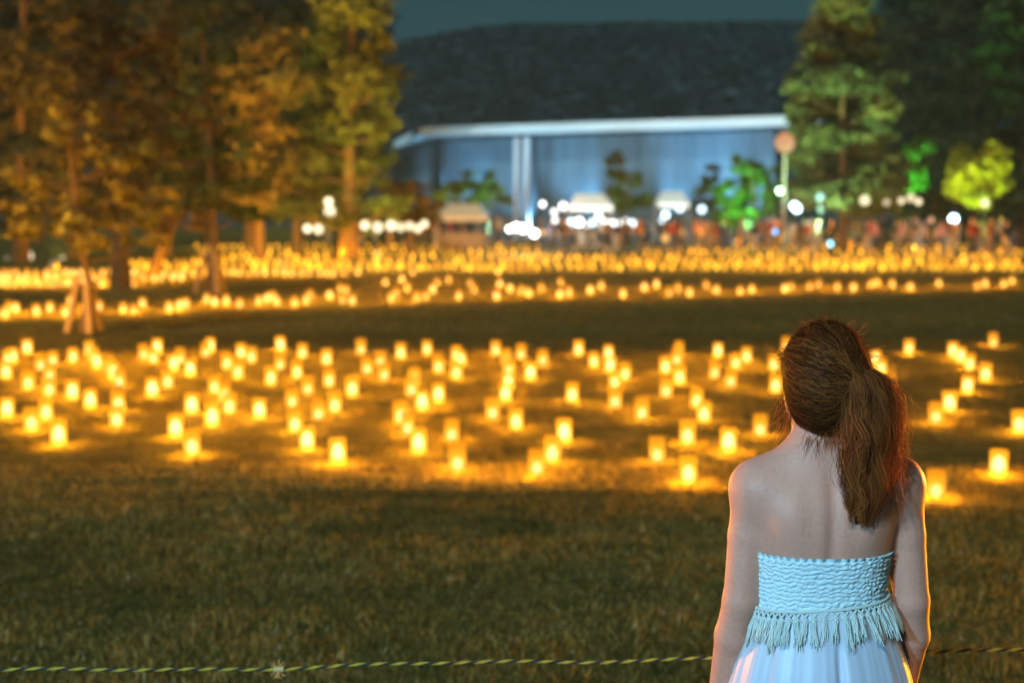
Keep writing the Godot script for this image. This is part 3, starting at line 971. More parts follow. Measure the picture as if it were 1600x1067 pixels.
	var dark := [
		["tall dark tree in shadow just right of the cedar", 1420, 108.0, [[1420, 160, 60, 50], [1450, 90, 60, 50], [1400, 60, 50, 50], [1440, 10, 60, 50], [1420, -40, 60, 40], [1475, 30, 60, 50], [1480, -30, 60, 50], [1470, 130, 60, 50], [1410, 230, 60, 40], [1430, 300, 60, 40]]],
		["tall dark tree in shadow behind the yellow-green tree", 1520, 104.0, [[1520, 170, 64, 50], [1500, 90, 60, 50], [1550, 60, 60, 50], [1510, 0, 60, 50], [1540, -50, 60, 40], [1575, 20, 50, 50], [1570, 130, 50, 50], [1570, -40, 50, 40], [1510, 240, 60, 40], [1525, 310, 64, 40]]],
		["dark tree in shadow at the right edge of the wood", 1602, 84.0, [[1600, 160, 56, 50], [1590, 80, 56, 50], [1610, 10, 60, 50], [1600, -50, 60, 40], [1595, 230, 50, 40], [1600, 300, 56, 40]]],
		["round dark shrub-like tree between the leaning green tree and the yellow-green tree", 1462, 88.0, [[1462, 270, 32, 24], [1450, 300, 34, 24], [1480, 310, 30, 22], [1455, 335, 40, 18]]],
		["dark leafy tree standing right of the yellow-green tree", 1590, 82.0, [[1590, 290, 26, 26], [1600, 320, 30, 24], [1580, 335, 24, 16]]],
	]
	for s in dark:
		var y: float = 337.0 + EYE * FOCAL / s[2]
		var tp: Array = [[s[1], y], [s[1], 320], [s[1], s[3][0][1]]]
		make_tree("broadleaf_tree", s[0], "tree", ground_at(s[1], y), tp, 0.3, s[3], Color(0.026, 0.034, 0.016), "dark trees on the right", 1.2)

# ---------------------------------------------------------------- lanterns
func make_lantern() -> Node3D:
	var o := Node3D.new()
	var b := Buf.new()
	b.lathe(Vector3.ZERO, [Vector2(0.0, 0.004), Vector2(0.054, 0.004), Vector2(0.059, 0.010), Vector2(0.061, 0.06), Vector2(0.0635, 0.13), Vector2(0.0655, 0.196), Vector2(0.067, 0.202), Vector2(0.064, 0.202)], 18)
	# the picture runs up the cup
	for i in b.uv.size():
		b.uv[i] = Vector2(0.5, clampf(b.v[i].y / 0.205, 0.02, 0.98))
	part(o, "paper_cup", b.mesh(), M.cup)
	b = Buf.new()
	b.lathe(Vector3.ZERO, [Vector2(0.021, 0.008), Vector2(0.021, 0.022), Vector2(0.018, 0.025), Vector2(0.0, 0.023)], 12)
	part(o, "candle", b.mesh(), M.wax)
	b = Buf.new()
	b.lathe_fn(Vector3(0, 0.082, 0), 8, 10, func(t: float, a: float) -> Vector3:
		var r := sin(PI * t) * 0.036 * (1.15 - 0.5 * t)
		return Vector3(sin(a) * r * 1.15, -cos(PI * t) * 0.056, cos(a) * r), Color.WHITE, Vector3(0.036, 0.046, 0.036))
	part(o, "flame", b.mesh(), M.flame)
	var l := OmniLight3D.new()
	l.name = "candle_light"
	l.light_color = lin(1.0, 0.40, 0.012)
	l.light_energy = 0.62
	l.light_size = 0.012
	l.omni_range = 60.0
	l.omni_attenuation = 2.0
	l.shadow_enabled = true
	l.position = Vector3(0, 0.062, 0)
	o.add_child(l)
	return o

func place_lanterns() -> void:
	rng.seed = 77
	var near_spots: Array = [
		1553,541, 1229,547, 438,549, 328,550, 245,553, 564,553, 1421,553, 42,554, 139,554, 667,554, 774,555, 904,555, 1061,555, 321,557,
		1122,558, 1489,558, 376,559, 472,559, 626,560, 224,561, 814,561, 951,562, 713,564, 145,565, 113,566, 392,566, 1167,566, 19,567,
		239,567, 1502,567, 281,568, 1058,569, 12,570, 510,570, 791,570, 848,570, 1369,571, 82,572, 594,572, 720,572, 928,574, 1150,575,
		151,576, 354,576, 437,577, 63,578, 1209,578, 1516,578, 271,579, 171,581, 685,582, 953,582, 1040,583, 573,584, 1377,584, 795,585,
		297,587, 1117,590, 9,591, 371,591, 464,591, 713,592, 177,593, 977,593, 600,594, 829,594, 77,595, 1541,595, 1062,600, 423,601,
		647,601, 186,604, 514,604, 1142,604, 261,606, 961,606, 43,608, 794,609, 1212,613, 335,615, 1512,615, 481,616, 643,618, 76,619,
		550,619, 1041,620, 237,621, 112,625, 350,627, 790,627, 894,628, 685,629, 456,636, 961,637, 1089,637, 141,638, 660,642, 185,644,
		523,644, 1485,644, 358,646, 299,647, 10,653, 405,655, 770,655, 1003,655, 72,656, 497,656, 1100,659, 1463,661, 627,662, 182,667,
		331,667, 807,671, 49,673, 461,675, 1594,677, 637,679, 1188,681, 274,684, 705,689, 882,692, 1074,694, 91,696, 480,704, 1138,707,
		654,709, 300,711, 862,722, 1027,722, 528,725, 715,736, 839,742, 1560,745, 1076,756, 1463,779,
	]
	var mid_spots: Array = [
		628,441, 701,441, 1582,443, 876,445, 1371,445, 602,446, 683,446, 735,447, 1468,447, 1540,447, 1280,448, 1363,448, 1395,448, 1569,448,
		781,449, 1026,449, 1104,450, 940,451, 1528,451, 1237,452, 1266,452, 1309,453, 1423,453, 636,454, 846,454, 1007,454, 1060,454, 1334,454,
		531,456, 797,456, 1227,456, 1175,457, 541,458, 676,458, 741,458, 815,458, 1120,458, 922,459, 1157,459, 889,462, 1046,462, 1078,462,
		619,463, 826,463, 974,464, 875,465, 484,466, 515,467, 665,467, 717,468, 776,468, 426,469, 651,470, 611,471, 417,472, 322,473,
		535,473, 478,474, 550,475, 353,476, 404,476, 109,477, 432,477, 335,478, 460,478, 222,480, 290,480, 374,480, 280,484, 154,485,
		13,486, 77,487, 264,487, 24,488, 192,488, 129,489, 208,490, 56,492, 101,494, 7,496,
	]
	var spots: Array = []
	for src in [near_spots, mid_spots]:
		for i in range(0, src.size(), 2):
			spots.append(ground_at(src[i], src[i + 1]))
	# the far field: rows of lanterns packed by distance
	var far_: Array = []
	var zones := [[305, 842, 386, 427, 205], [840, 1600, 403, 426, 165], [1130, 1600, 382, 402, 66], [0, 208, 428, 452, 52], [196, 290, 412, 438, 24], [300, 540, 410, 432, 30], [1000, 1130, 396, 404, 10]]
	for z in zones:
		var made := 0
		var tries := 0
		while made < z[4] and tries < 4000:
			tries += 1
			var py := rng.randf_range(z[2], z[3])
			py = roundf(py / 8.6) * 8.6 + rng.randf_range(-1.2, 1.2)
			if py < z[2] - 2.0 or py > z[3] + 2.0: continue
			var p := ground_at(rng.randf_range(z[0], z[1]), py)
			var free := true
			for q in far_:
				if absf(q.x / q.z - p.x / p.z) * FOCAL < 9.6 and absf(1.0 / q.z - 1.0 / p.z) * EYE * FOCAL < 5.0:
					free = false
					break
			if free:
				far_.append(p)
				made += 1
	far_.sort_custom(func(a: Vector3, b: Vector3) -> bool: return a.z > b.z)
	var keep := 300 - spots.size()
	for i in keep:
		spots.append(far_[i])
	spots.sort_custom(func(a: Vector3, b: Vector3) -> bool: return a.z > b.z)
	var protos: Array = []
	for k in 4:
		var q := make_lantern()
		var mat: StandardMaterial3D = M.cup.duplicate()
		mat.emission_energy_multiplier *= [0.72, 1.0, 1.2, 0.88][k]
		(q.get_node("paper_cup") as MeshInstance3D).set_surface_override_material(0, mat)
		var f: MeshInstance3D = q.get_node("flame")
		var fm: StandardMaterial3D = M.flame.duplicate()
		fm.emission_energy_multiplier *= [0.75, 1.0, 1.2, 0.88][k]
		f.set_surface_override_material(0, fm)
		f.position.y = [-0.014, 0.0, 0.012, -0.006][k]
		f.scale = Vector3.ONE * [0.85, 1.0, 1.1, 0.95][k]
		protos.append(q)
	var proto: Node3D = protos[1]
	var per := 12
	var rows := int(ceil(spots.size() / float(per)))
	for r in rows:
		var row: Array = spots.slice(r * per, mini((r + 1) * per, spots.size()))
		row.sort_custom(func(a: Vector3, b: Vector3) -> bool: return a.x / -a.z < b.x / -b.z)
		for i in row.size():
			var near := 99.0
			for q in spots:
				if q != row[i]:
					near = minf(near, row[i].distance_to(q))
			var company := "standing apart" if near > 1.0 else ("beside another" if near < 0.55 else "among others")
			var band := "near" if row[i].z > -21.5 else ("middle" if row[i].z > -43 else "far")
			var o := copy(protos[rng.randi() % 4], "paper_lantern")
			o.position = row[i]
			o.rotation = Vector3(rng.randfn() * 0.025, rng.randf() * TAU, rng.randfn() * 0.025)
			var s := rng.randf_range(0.91, 1.01)
			o.scale = Vector3(s, s, s)
			if row[i].z < -24.0: (o.get_node("candle_light") as OmniLight3D).light_energy = 1.0
			tag(o, "lit paper lantern %s, %s from the left in the %s row, %s lawn" % [company, ordinal(i), ordinal(r), band], "lantern", "candle lanterns set out on the lawn")
	# unseen lanterns past both edges of the picture, placed to light the woman's sides
	for i in 22:
		var right := i < 14
		var z := -rng.randf_range(3.3, 8.0)
		var x := (0.38 * -z + rng.randf_range(0.6, 2.8)) * (1.0 if right else -1.0)
		var o := copy(proto, "paper_lantern")
		o.position = Vector3(x + (0.0 if right else -1.2), 0, z)
		tag(o, "lit paper lantern past the picture's %s edge, %s of the unseen ones lighting the woman" % ["right" if right else "left", ordinal(i if right else i - 14)], "lantern", "candle lanterns past the picture's %s edge" % ("right" if right else "left"))
	for q in protos: q.free()
	# the rest, far off
	var rest: Array = far_.slice(keep)
	var b := Buf.new()
	b.lathe(Vector3.ZERO, [Vector2(0.058, 0.004), Vector2(0.066, 0.06), Vector2(0.070, 0.198), Vector2(0.0715, 0.205)], 10)
	for i in b.uv.size():
		b.uv[i] = Vector2(0.5, clampf(b.v[i].y / 0.205, 0.02, 0.98))
	b.ball(Vector3(0, 0.082, 0), Vector3(0.03, 0.042, 0.03), 8, 6)
	var far_mesh := b.mesh()
	for bright in 3:
		var some: Array = []
		for i in rest.size():
			if (i * 7 + i / 5) % 3 == bright: some.append(rest[i])
		var mm := MultiMesh.new()
		mm.transform_format = MultiMesh.TRANSFORM_3D
		mm.mesh = far_mesh
		mm.instance_count = some.size()
		for i in some.size():
			mm.set_instance_transform(i, Transform3D(Basis(Vector3.UP, rng.randf() * TAU), some[i]))
		var o := MultiMeshInstance3D.new()
		o.name = numbered("far_paper_lanterns")
		o.multimesh = mm
		var far_mat: StandardMaterial3D = M.cup.duplicate()
		far_mat.emission_energy_multiplier = [1.2, 2.1, 3.4][bright]
		o.material_override = far_mat
		add_child(o)
		tag(o, ["dimmer", "evenly lit", "brightest"][bright] + " small lanterns massed at the far end of the lawn", "lanterns", "", "stuff")
	for i in rest.size():
		if i % 2 == 0:
			var l := OmniLight3D.new()
			l.name = numbered("far_lantern_light")
			l.light_color = lin(1.0, 0.40, 0.012)
			l.light_energy = 1.9
			l.light_size = 0.05
			l.omni_range = 60.0
			l.omni_attenuation = 2.0
			l.shadow_enabled = true
			l.position = rest[i] + Vector3(0, 0.24, 0)
			add_child(l)

# ---------------------------------------------------------------- lamps beyond the lawn
func bulb(px: float, py: float, depth: float, r: float, col: Color, e: float, light: float, label: String) -> void:
	var p := at_depth(px, py, depth)
	var o := thing("globe_lamp", Vector3(p.x, 0, p.z), label, "lamp", "lamps beyond the crowd")
	var b := Buf.new()
	b.ball(Vector3(0, p.y, 0), Vector3(r, r, r), 12, 8)
	part(o, "lamp_bulb", b.mesh(), glow(col.r, col.g, col.b, e))
	b = Buf.new()
	b.tube([Vector3.ZERO, Vector3(0, p.y - r * 0.95, 0)], [0.016, 0.012], 8)
	part(o, "pole", b.mesh(), M.dark)
	var l := OmniLight3D.new()
	l.name = "lamp_light"
	l.light_color = lin(col.r, col.g, col.b)
	l.light_energy = light
	l.light_size = r * 0.8
	l.omni_range = 80.0
	l.omni_attenuation = 2.0
	l.shadow_enabled = true
	l.position = Vector3(0, p.y, 0)
	o.add_child(l)

func make_lamps() -> void:
	rng.seed = 77
	var warm := Color(1.0, 0.82, 0.5)
	var white := Color(0.95, 0.95, 0.9)
	var cool := Color(0.62, 0.88, 1.0)
	var amber := Color(1.0, 0.5, 0.12)
	var list := [
		["row under the pines on the left", 60.0, warm, 1.6, 1.2, [480, 357, 497, 358, 570, 352, 590, 355, 611, 352, 626, 355, 640, 353, 653, 357, 663, 350, 513, 315, 515, 330]],
		["low cluster at the far left edge", 62.0, warm, 1.1, 0.5, [10, 410, 28, 412, 42, 400, 45, 412, 97, 405]],
		["bright group left of the crowd", 70.0, white, 10.0, 3.0, [796, 358, 806, 355, 817, 357, 835, 365]],
		["row among the stalls before the hall", 84.0, white, 4.0, 1.2, [880, 322, 918, 352, 936, 338, 980, 344, 848, 319, 866, 331, 867, 344, 905, 347, 946, 350, 958, 349, 970, 348, 956, 356]],
		["cool row among the stalls", 84.0, cool, 4.0, 1.5, [893, 348, 925, 348, 934, 347, 988, 349, 1040, 336, 1063, 326, 1036, 344, 1097, 327]],
		["dim warm row right of the cedar", 72.0, warm, 1.2, 1.0, [1352, 313, 1380, 311, 1386, 316, 1408, 313, 1424, 309, 1436, 315, 1540, 317]],
		["cool lamp right of the green lamp", 70.0, cool, 7.0, 3.0, [1242, 322, 1246, 326]],
		["faint lamp in the cedar's shade", 70.0, Color(0.4, 0.9, 0.7), 1.2, 0.4, [1282, 308, 1283, 326]],
		["star-bright white lamp among the crowd on the right", 70.0, cool, 14.0, 4.0, [1491, 342]],
		["small amber lamp by the stalls", 74.0, amber, 2.0, 0.8, [846, 363, 70, 411, 1040, 372]],
	]
	for g in list:
		var xs: Array = []
		for i in range(0, g[5].size(), 2):
			xs.append(g[5][i])
		for i in range(0, g[5].size(), 2):
			var rank := 0
			for x in xs:
				if x < g[5][i]: rank += 1
			bulb(g[5][i], g[5][i + 1], g[1] + rng.randf_range(-1.5, 1.5), rng.randf_range(0.13, 0.24), g[2], g[3] * rng.randf_range(0.5, 1.4), g[4], "small globe lamp, %s from the left of the %s" % [ordinal(rank), g[0]] if xs.size() > 1 else g[0])
	bulb(1219, 298, 78.0, 0.15, Color(0.45, 1.0, 0.5), 12.0, 14.0, "brilliant green lamp on a pole left of the cedar")
	bulb(972, 314, 82.0, 0.10, Color(0.3, 1.0, 0.45), 3.0, 6.0, "small green lamp at the foot of the clipped garden pine")
	flood(at_depth(590, 390, 57.0), at_depth(575, 130, 63.0), Color(0.62, 1.0, 0.22), 42.0, 40.0, "unseen yellow-green floodlight on the ground, lighting the broad pine")  # unseen floodlight, placed to light the broad pine's edge green
	for f in [[Vector3(-7.6, 0, -47.0), Vector3(-9.0, 7.0, -62.0), 300.0, "unseen amber floodlight on the ground, lighting the broad pine's left side"], [Vector3(-11.5, 0, -17.6), Vector3(-6.6, 2.2, -21.6), 120.0, "unseen amber floodlight on the ground, lighting the young pine"], [Vector3(-14.2, 0, -44.0), Vector3(-13.0, 8.0, -54.0), 480.0, "unseen amber floodlight on the ground, lighting the far pines"]]:
		flood(f[0], f[1], Color(1.0, 0.46, 0.05), f[2], 48.0, f[3])  # unseen floodlights, placed to light the left pines amber
	# the dim round peach lantern above the stalls
	var p := at_depth(1227, 223, 70.0)
	var o := thing("street_lantern", Vector3(p.x, 0, p.z), "large round dim peach street lantern at the hall's right corner", "street lamp")
	var b := Buf.new()
	b.ball(Vector3(0, p.y, 0), Vector3(0.48, 0.48, 0.48), 18, 12)
	part(o, "lamp_globe", b.mesh(), glow(0.55, 0.27, 0.13, 1.0))
	b = Buf.new()
	b.tube([Vector3.ZERO, Vector3(0, p.y - 0.5, 0)], [0.09, 0.06], 10)
	part(o, "pole", b.mesh(), M.steel)
	b = Buf.new()
	b.lathe(Vector3(0, p.y + 0.5, 0), [Vector2(0.0, 0.16), Vector2(0.16, 0.10), Vector2(0.22, 0.0), Vector2(0.0, -0.02)], 14)
	part(o, "lamp_cap", b.mesh(), M.steel)
	# unseen coloured floodlights, placed to light the trees from the ground
	for f in [[1408, 389, 78.6, Color(0.12, 1.0, 0.15), 260.0, "unseen green floodlight on the ground, lighting the leaning green tree", 1418, 255], [1146, 390, 80.5, Color(0.15, 1.0, 0.2), 170.0, "unseen green floodlight on the ground, lighting the vivid green tree", 1152, 320],
			[1524, 396, 71.8, Color(0.66, 1.0, 0.08), 88.0, "unseen yellow floodlight on the ground, lighting the yellow-green tree", 1528, 262], [786, 392, 82.5, Color(0.35, 1.0, 0.5), 45.0, "unseen soft green floodlight lighting the trees by the hall's left wall", 742, 296]]:
		flood(at_depth(f[0], f[1], f[2]) , at_depth(f[6], f[7], f[2] + 2.0), f[3], f[4], 52.0 if f[0] == 1524 else 38.0, f[5])
	for f in [[Vector3(-3.4, 0, -5.3), "unseen amber spotlight on a post left of the picture, lighting the woman"], [Vector3(3.2, 0, -5.2), "unseen amber spotlight on a post right of the picture, lighting the woman"]]:  # unseen spotlights beside the frame, placed to edge the woman in orange
		var lamp := thing("unseen_post_spotlight", f[0], f[1], "spotlight")
		var dir: Vector3 = (Vector3(0.6, 1.42, -2.75) - f[0] - Vector3(0, 1.3, 0)).normalized()
		b = Buf.new()
		b.tube([Vector3(0, 1.3, 0) - dir * 0.14, Vector3(0, 1.3, 0) - dir * 0.02, Vector3(0, 1.3, 0) + dir * 0.06], [0.05, 0.07, 0.09], 16)
		part(lamp, "housing", b.mesh(), M.dark)
		b = Buf.new()
		b.tube([Vector3(0, 1.3, 0) + dir * 0.062, Vector3(0, 1.3, 0) + dir * 0.068], [0.08, 0.08], 16)
		part(lamp, "lamp_lens", b.mesh(), glow(1.0, 0.32, 0.04, 3.0))
		b = Buf.new()
		b.tube([Vector3.ZERO, Vector3(0, 1.26, 0)], [0.022, 0.02], 8)
		part(lamp, "pole", b.mesh(), M.dark)
		var pl := SpotLight3D.new()
		pl.name = "unseen_spot_light"
		pl.light_color = lin(1.0, 0.32, 0.04)
		pl.light_energy = 12.0 if f[0].x < 0.0 else 27.0
		pl.light_size = 0.08
		pl.spot_angle = 15.0
		pl.spot_angle_attenuation = 0.6
		pl.spot_range = 20.0
		pl.spot_attenuation = 2.0
		pl.shadow_enabled = true
		lamp.add_child(pl)
		pl.position = Vector3(0, 1.3, 0) + dir * 0.08
		pl.basis = Basis.looking_at(dir)
	flood(Vector3(14.3, 0, -67.5), at_depth(1318, 120, 73.0), Color(0.5, 1.0, 0.45), 330.0, 40.0, "unseen pale floodlight on the ground, lighting the cedar")  # unseen floodlight, placed to light the cedar pale green

func flood(at: Vector3, aim: Vector3, col: Color, e: float, cone: float, label: String, called := "unseen_flood_lamp") -> void:
	at.y = 0.0
	floods.append(at)
	var o := thing(called, at, label, "floodlight", "unseen floodlights on the ground")
	var dir := (aim - at - Vector3.UP * 0.3).normalized()
	var b := Buf.new()
	b.tube([Vector3(0, 0.3, 0) - dir * 0.16, Vector3(0, 0.3, 0) + dir * 0.02, Vector3(0, 0.3, 0) + dir * 0.10], [0.09, 0.12, 0.16], 14)
	part(o, "housing", b.mesh(), M.steel)
	b = Buf.new()
	b.tube([Vector3(0, 0.3, 0) + dir * 0.104, Vector3(0, 0.3, 0) + dir * 0.112], [0.14, 0.14], 14)
	part(o, "lamp_lens", b.mesh(), glow(col.r, col.g, col.b, 2.0))
	b = Buf.new()
	b.box(Vector3(0, 0.02, 0), Vector3(0.24, 0.04, 0.24), 0.0, 0.008)
	b.tube([Vector3(0, 0.03, 0), Vector3(0, 0.26, 0)], [0.03, 0.03], 8)
	part(o, "stand", b.mesh(), M.steel)
	var l := SpotLight3D.new()
	l.name = "unseen_flood_light"
	l.light_color = lin(col.r, col.g, col.b)
	l.light_energy = e
	l.light_size = 0.13
	l.spot_angle = cone
	l.spot_angle_attenuation = 0.9
	l.spot_range = 90.0
	l.spot_attenuation = 2.0
	l.shadow_enabled = true
	o.add_child(l)
	l.position = Vector3(0, 0.3, 0) + dir * 0.14
	l.basis = Basis.looking_at(dir, Vector3.RIGHT if absf(dir.y) > 0.9 else Vector3.UP)

# ---------------------------------------------------------------- the hall
func make_hall() -> void:
	# corners under the eaves, placed where they stand
	var a := at_depth(662, 207, 108.0)
	var b_ := at_depth(609, 232, 134.0)
	var c := at_depth(1300, 183, 94.0)
	var h := 8.5
	a.y = h; b_.y = h; c.y = h
	var along := (c - a).normalized()
	var len_ := a.distance_to(c)
	var back := (b_ - a).normalized()
	var turn_side := atan2(-back.z, back.x)
	var o := thing("exhibition_hall", Vector3(a.x, 0, a.z), "long low hall with a deep flat eave, washed in cool blue floodlight", "hall")
	var turn := atan2(-along.z, along.x)
	var W := func(s: float, y: float, t: float) -> Vector3: return along * s + back * t + Vector3.UP * y
	var buf := Buf.new()
	var depth := a.distance_to(b_)
	# eave: a deep fascia round a roof slab
	buf.box(W.call(len_ / 2, h - 0.34, 0.15), Vector3(len_, 0.66, 0.3), turn, 0.03)
	part(o, "front_fascia", buf.mesh(), M.fascia)
	buf = Buf.new()
	buf.box(W.call(-0.16, h - 0.34, depth / 2), Vector3(depth, 0.66, 0.3), turn_side, 0.03)
	part(o, "side_fascia", buf.mesh(), M.fascia)
	buf = Buf.new()
	buf.box(W.call(len_ + 0.16, h - 0.34, depth / 2), Vector3(depth, 0.66, 0.3), turn_side, 0.03)
	part(o, "side_fascia", buf.mesh(), M.fascia)
	buf = Buf.new()
	var under: Array = []
	for k in [[0.05, 0.2], [len_ - 0.05, 0.2], [len_ - 0.05, depth], [0.05, depth]]:
		under.append(buf.add(W.call(k[0], h - 0.60, k[1]), Vector3.DOWN))
	buf.quad(under[0], under[1], under[2], under[3])
	part(o, "soffit", buf.mesh(), M.panel)
	buf = Buf.new()
	# low pitched roof behind the fascia
	var q: Array = [W.call(0, h - 0.1, 0.3), W.call(len_, h - 0.1, 0.3), W.call(len_, h - 0.1, depth), W.call(0, h - 0.1, depth), W.call(depth * 0.45, h + 0.7, depth / 2), W.call(len_ - depth * 0.45, h + 0.7, depth / 2)]
	for f in [[0, 1, 5, 4], [1, 2, 5, 5], [2, 3, 4, 5], [3, 0, 4, 4]]:
		var nn: Vector3 = (q[f[1]] - q[f[0]]).cross(q[f[2]] - q[f[0]]).normalized()
		if nn.y < 0: nn = -nn
		var ids: Array = []
		for k in f: ids.append(buf.add(q[k], nn))
		buf.tri(ids[0], ids[1], ids[2])
		if f[3] != f[2]: buf.tri(ids[0], ids[2], ids[3])
	part(o, "roof", buf.mesh(), M.rooftile)
	# wall of tall panels with recessed joints, set back under the eave
	var set_back := 3.2
	var n := 18
	var pw := (len_ - 5.0) / n
	for i in n:
		buf = Buf.new()
		buf.box(W.call(2.5 + (i + 0.5) * pw, (h - 0.8) / 2, set_back + 0.15), Vector3(pw - 0.03, h - 0.8, 0.3), turn, 0.012)
		part(o, "panel", buf.mesh(), M.panel)
	buf = Buf.new()
	buf.box(W.call(len_ / 2, (h - 0.84) / 2, set_back + 0.55), Vector3(len_ - 5.2, h - 0.84, 0.4), turn)
	part(o, "wall", buf.mesh(), M.panel)
	for i in 10:
		buf = Buf.new()
		buf.box(W.call(2.2, (h - 0.8) / 2, set_back + 1.4 + i * 2.2), Vector3(2.1, h - 0.8, 0.3), turn_side, 0.04)
		part(o, "panel", buf.mesh(), M.panel)
	# the twin white pillars
	for x: float in [811.5, 827.0]:
		var t := (x - 662.0) / (1432.0 - 662.0)
		# where the line of sight to x crosses the fascia line
		var d := ray(x, 300)
		var s: float = (d.x * a.z - d.z * a.x) / (d.z * along.x - d.x * along.z)
		buf = Buf.new()
		buf.box(W.call(s, (h - 0.86) / 2, 0.9), Vector3(0.38, h - 0.86, 0.38), turn, 0.05)
		part(o, "pillar", buf.mesh(), M.pillar)
	# lit ground floor windows
	# unseen floodlights, placed to wash its eave and wall
	var fr := Vector3(-along.z, 0, along.x)
	if fr.z < 0: fr = -fr
	for s: float in [5.0, 10.5, 16.0, 21.5, 27.0, 32.0]:
		var p := o.position + along * s + fr * 6.0
		flood(p, o.position + along * (s + 1.0) + Vector3.UP * (h - 0.2), Color(0.42, 0.80, 1.0), 66.0, 40.0, "unseen cool floodlight on the ground, lighting the hall, %s from its left end" % ordinal([5.0, 10.5, 16.0, 21.5, 27.0, 32.0].find(s)))
	for s: float in [2.6, 6.0, 10.0, 14.5, 19.0, 24.0, 29.0]:
		var p := o.position + along * s + back * 1.0
		flood(p, o.position + along * (s + 3.6 * sin(s * 1.7)) + back * 3.2 + Vector3.UP * 6.0, Color(0.28, 0.68, 1.0), 100.0, 30.0, "unseen narrow blue floodlight lighting the wall under the hall's eave, %s from its left end" % ordinal([2.6, 6.0, 10.0, 14.5, 19.0, 24.0, 29.0].find(s)))
	var p := o.position + fr * 4.0 - along * 7.0 + back * 12.0  # unseen floodlight, placed to light the eave on the left side
	flood(p, o.position + back * 14.0 + Vector3.UP * h, Color(0.55, 0.86, 1.0), 55.0, 55.0, "unseen cool floodlight on the ground, lighting the hall's left side")

func stall(px: float, top: float, depth: float, w: float, mat: Material, label: String) -> void:
	var p := at_depth(px, top, depth)
	var o := thing("market_stall", Vector3(p.x, 0, p.z), label, "market stall", "stalls before the hall")
	var h := p.y - 0.75
	var b := Buf.new()
	var d := 2.2
	for s in [[-1, -1], [1, -1], [1, 1], [-1, 1]]:
		var q := Buf.new()
		q.tube([Vector3(s[0] * w / 2, 0, s[1] * d / 2), Vector3(s[0] * w / 2, h, s[1] * d / 2)], [0.03, 0.03], 8)
		part(o, "pole", q.mesh(), M.steel)
	var c := [Vector3(-w / 2, h, d / 2), Vector3(w / 2, h, d / 2), Vector3(w / 2, h, -d / 2), Vector3(-w / 2, h, -d / 2)]
	var e := [Vector3(-w * 0.32, h + 0.75, 0), Vector3(w * 0.32, h + 0.75, 0)]
	for f in [[c[0], c[1], e[1], e[0]], [c[2], c[3], e[0], e[1]], [c[1], c[2], e[1], e[1]], [c[3], c[0], e[0], e[0]]]:
		var nn: Vector3 = (f[1] - f[0]).cross(f[2] - f[0]).normalized()
		if nn.y < 0: nn = -nn
		var k: Array = []
		for v in f: k.append(b.add(v, nn))
		b.tri(k[0], k[1], k[2])
		if f[3] != f[2]: b.tri(k[0], k[2], k[3])
	part(o, "canopy", b.mesh(), mat)
	b = Buf.new()
	b.box(Vector3(0, h - 0.12, d / 2 + 0.01), Vector3(w, 0.26, 0.02))
	part(o, "valance", b.mesh(), mat)
	b = Buf.new()
	b.box(Vector3(0, 0.45, d / 2 - 0.35), Vector3(w - 0.3, 0.9, 0.6), 0.0, 0.02)
	part(o, "counter", b.mesh(), M.timber)
	var lamp := Buf.new()
	lamp.box(Vector3(0, h - 0.1, 0.2), Vector3(w * 0.35, 0.05, 0.1))
	part(o, "lamp_tube", lamp.mesh(), glow(0.9, 0.97, 1.0, 1.6))
	var l := OmniLight3D.new()
	l.name = "stall_light"
	l.light_color = lin(0.9, 0.97, 1.0)
	l.light_energy = 0.5
	l.light_size = 0.1
	l.omni_range = 40.0
	l.omni_attenuation = 2.0
	l.shadow_enabled = true
	l.position = Vector3(0, h - 0.22, 0.2)
	o.add_child(l)

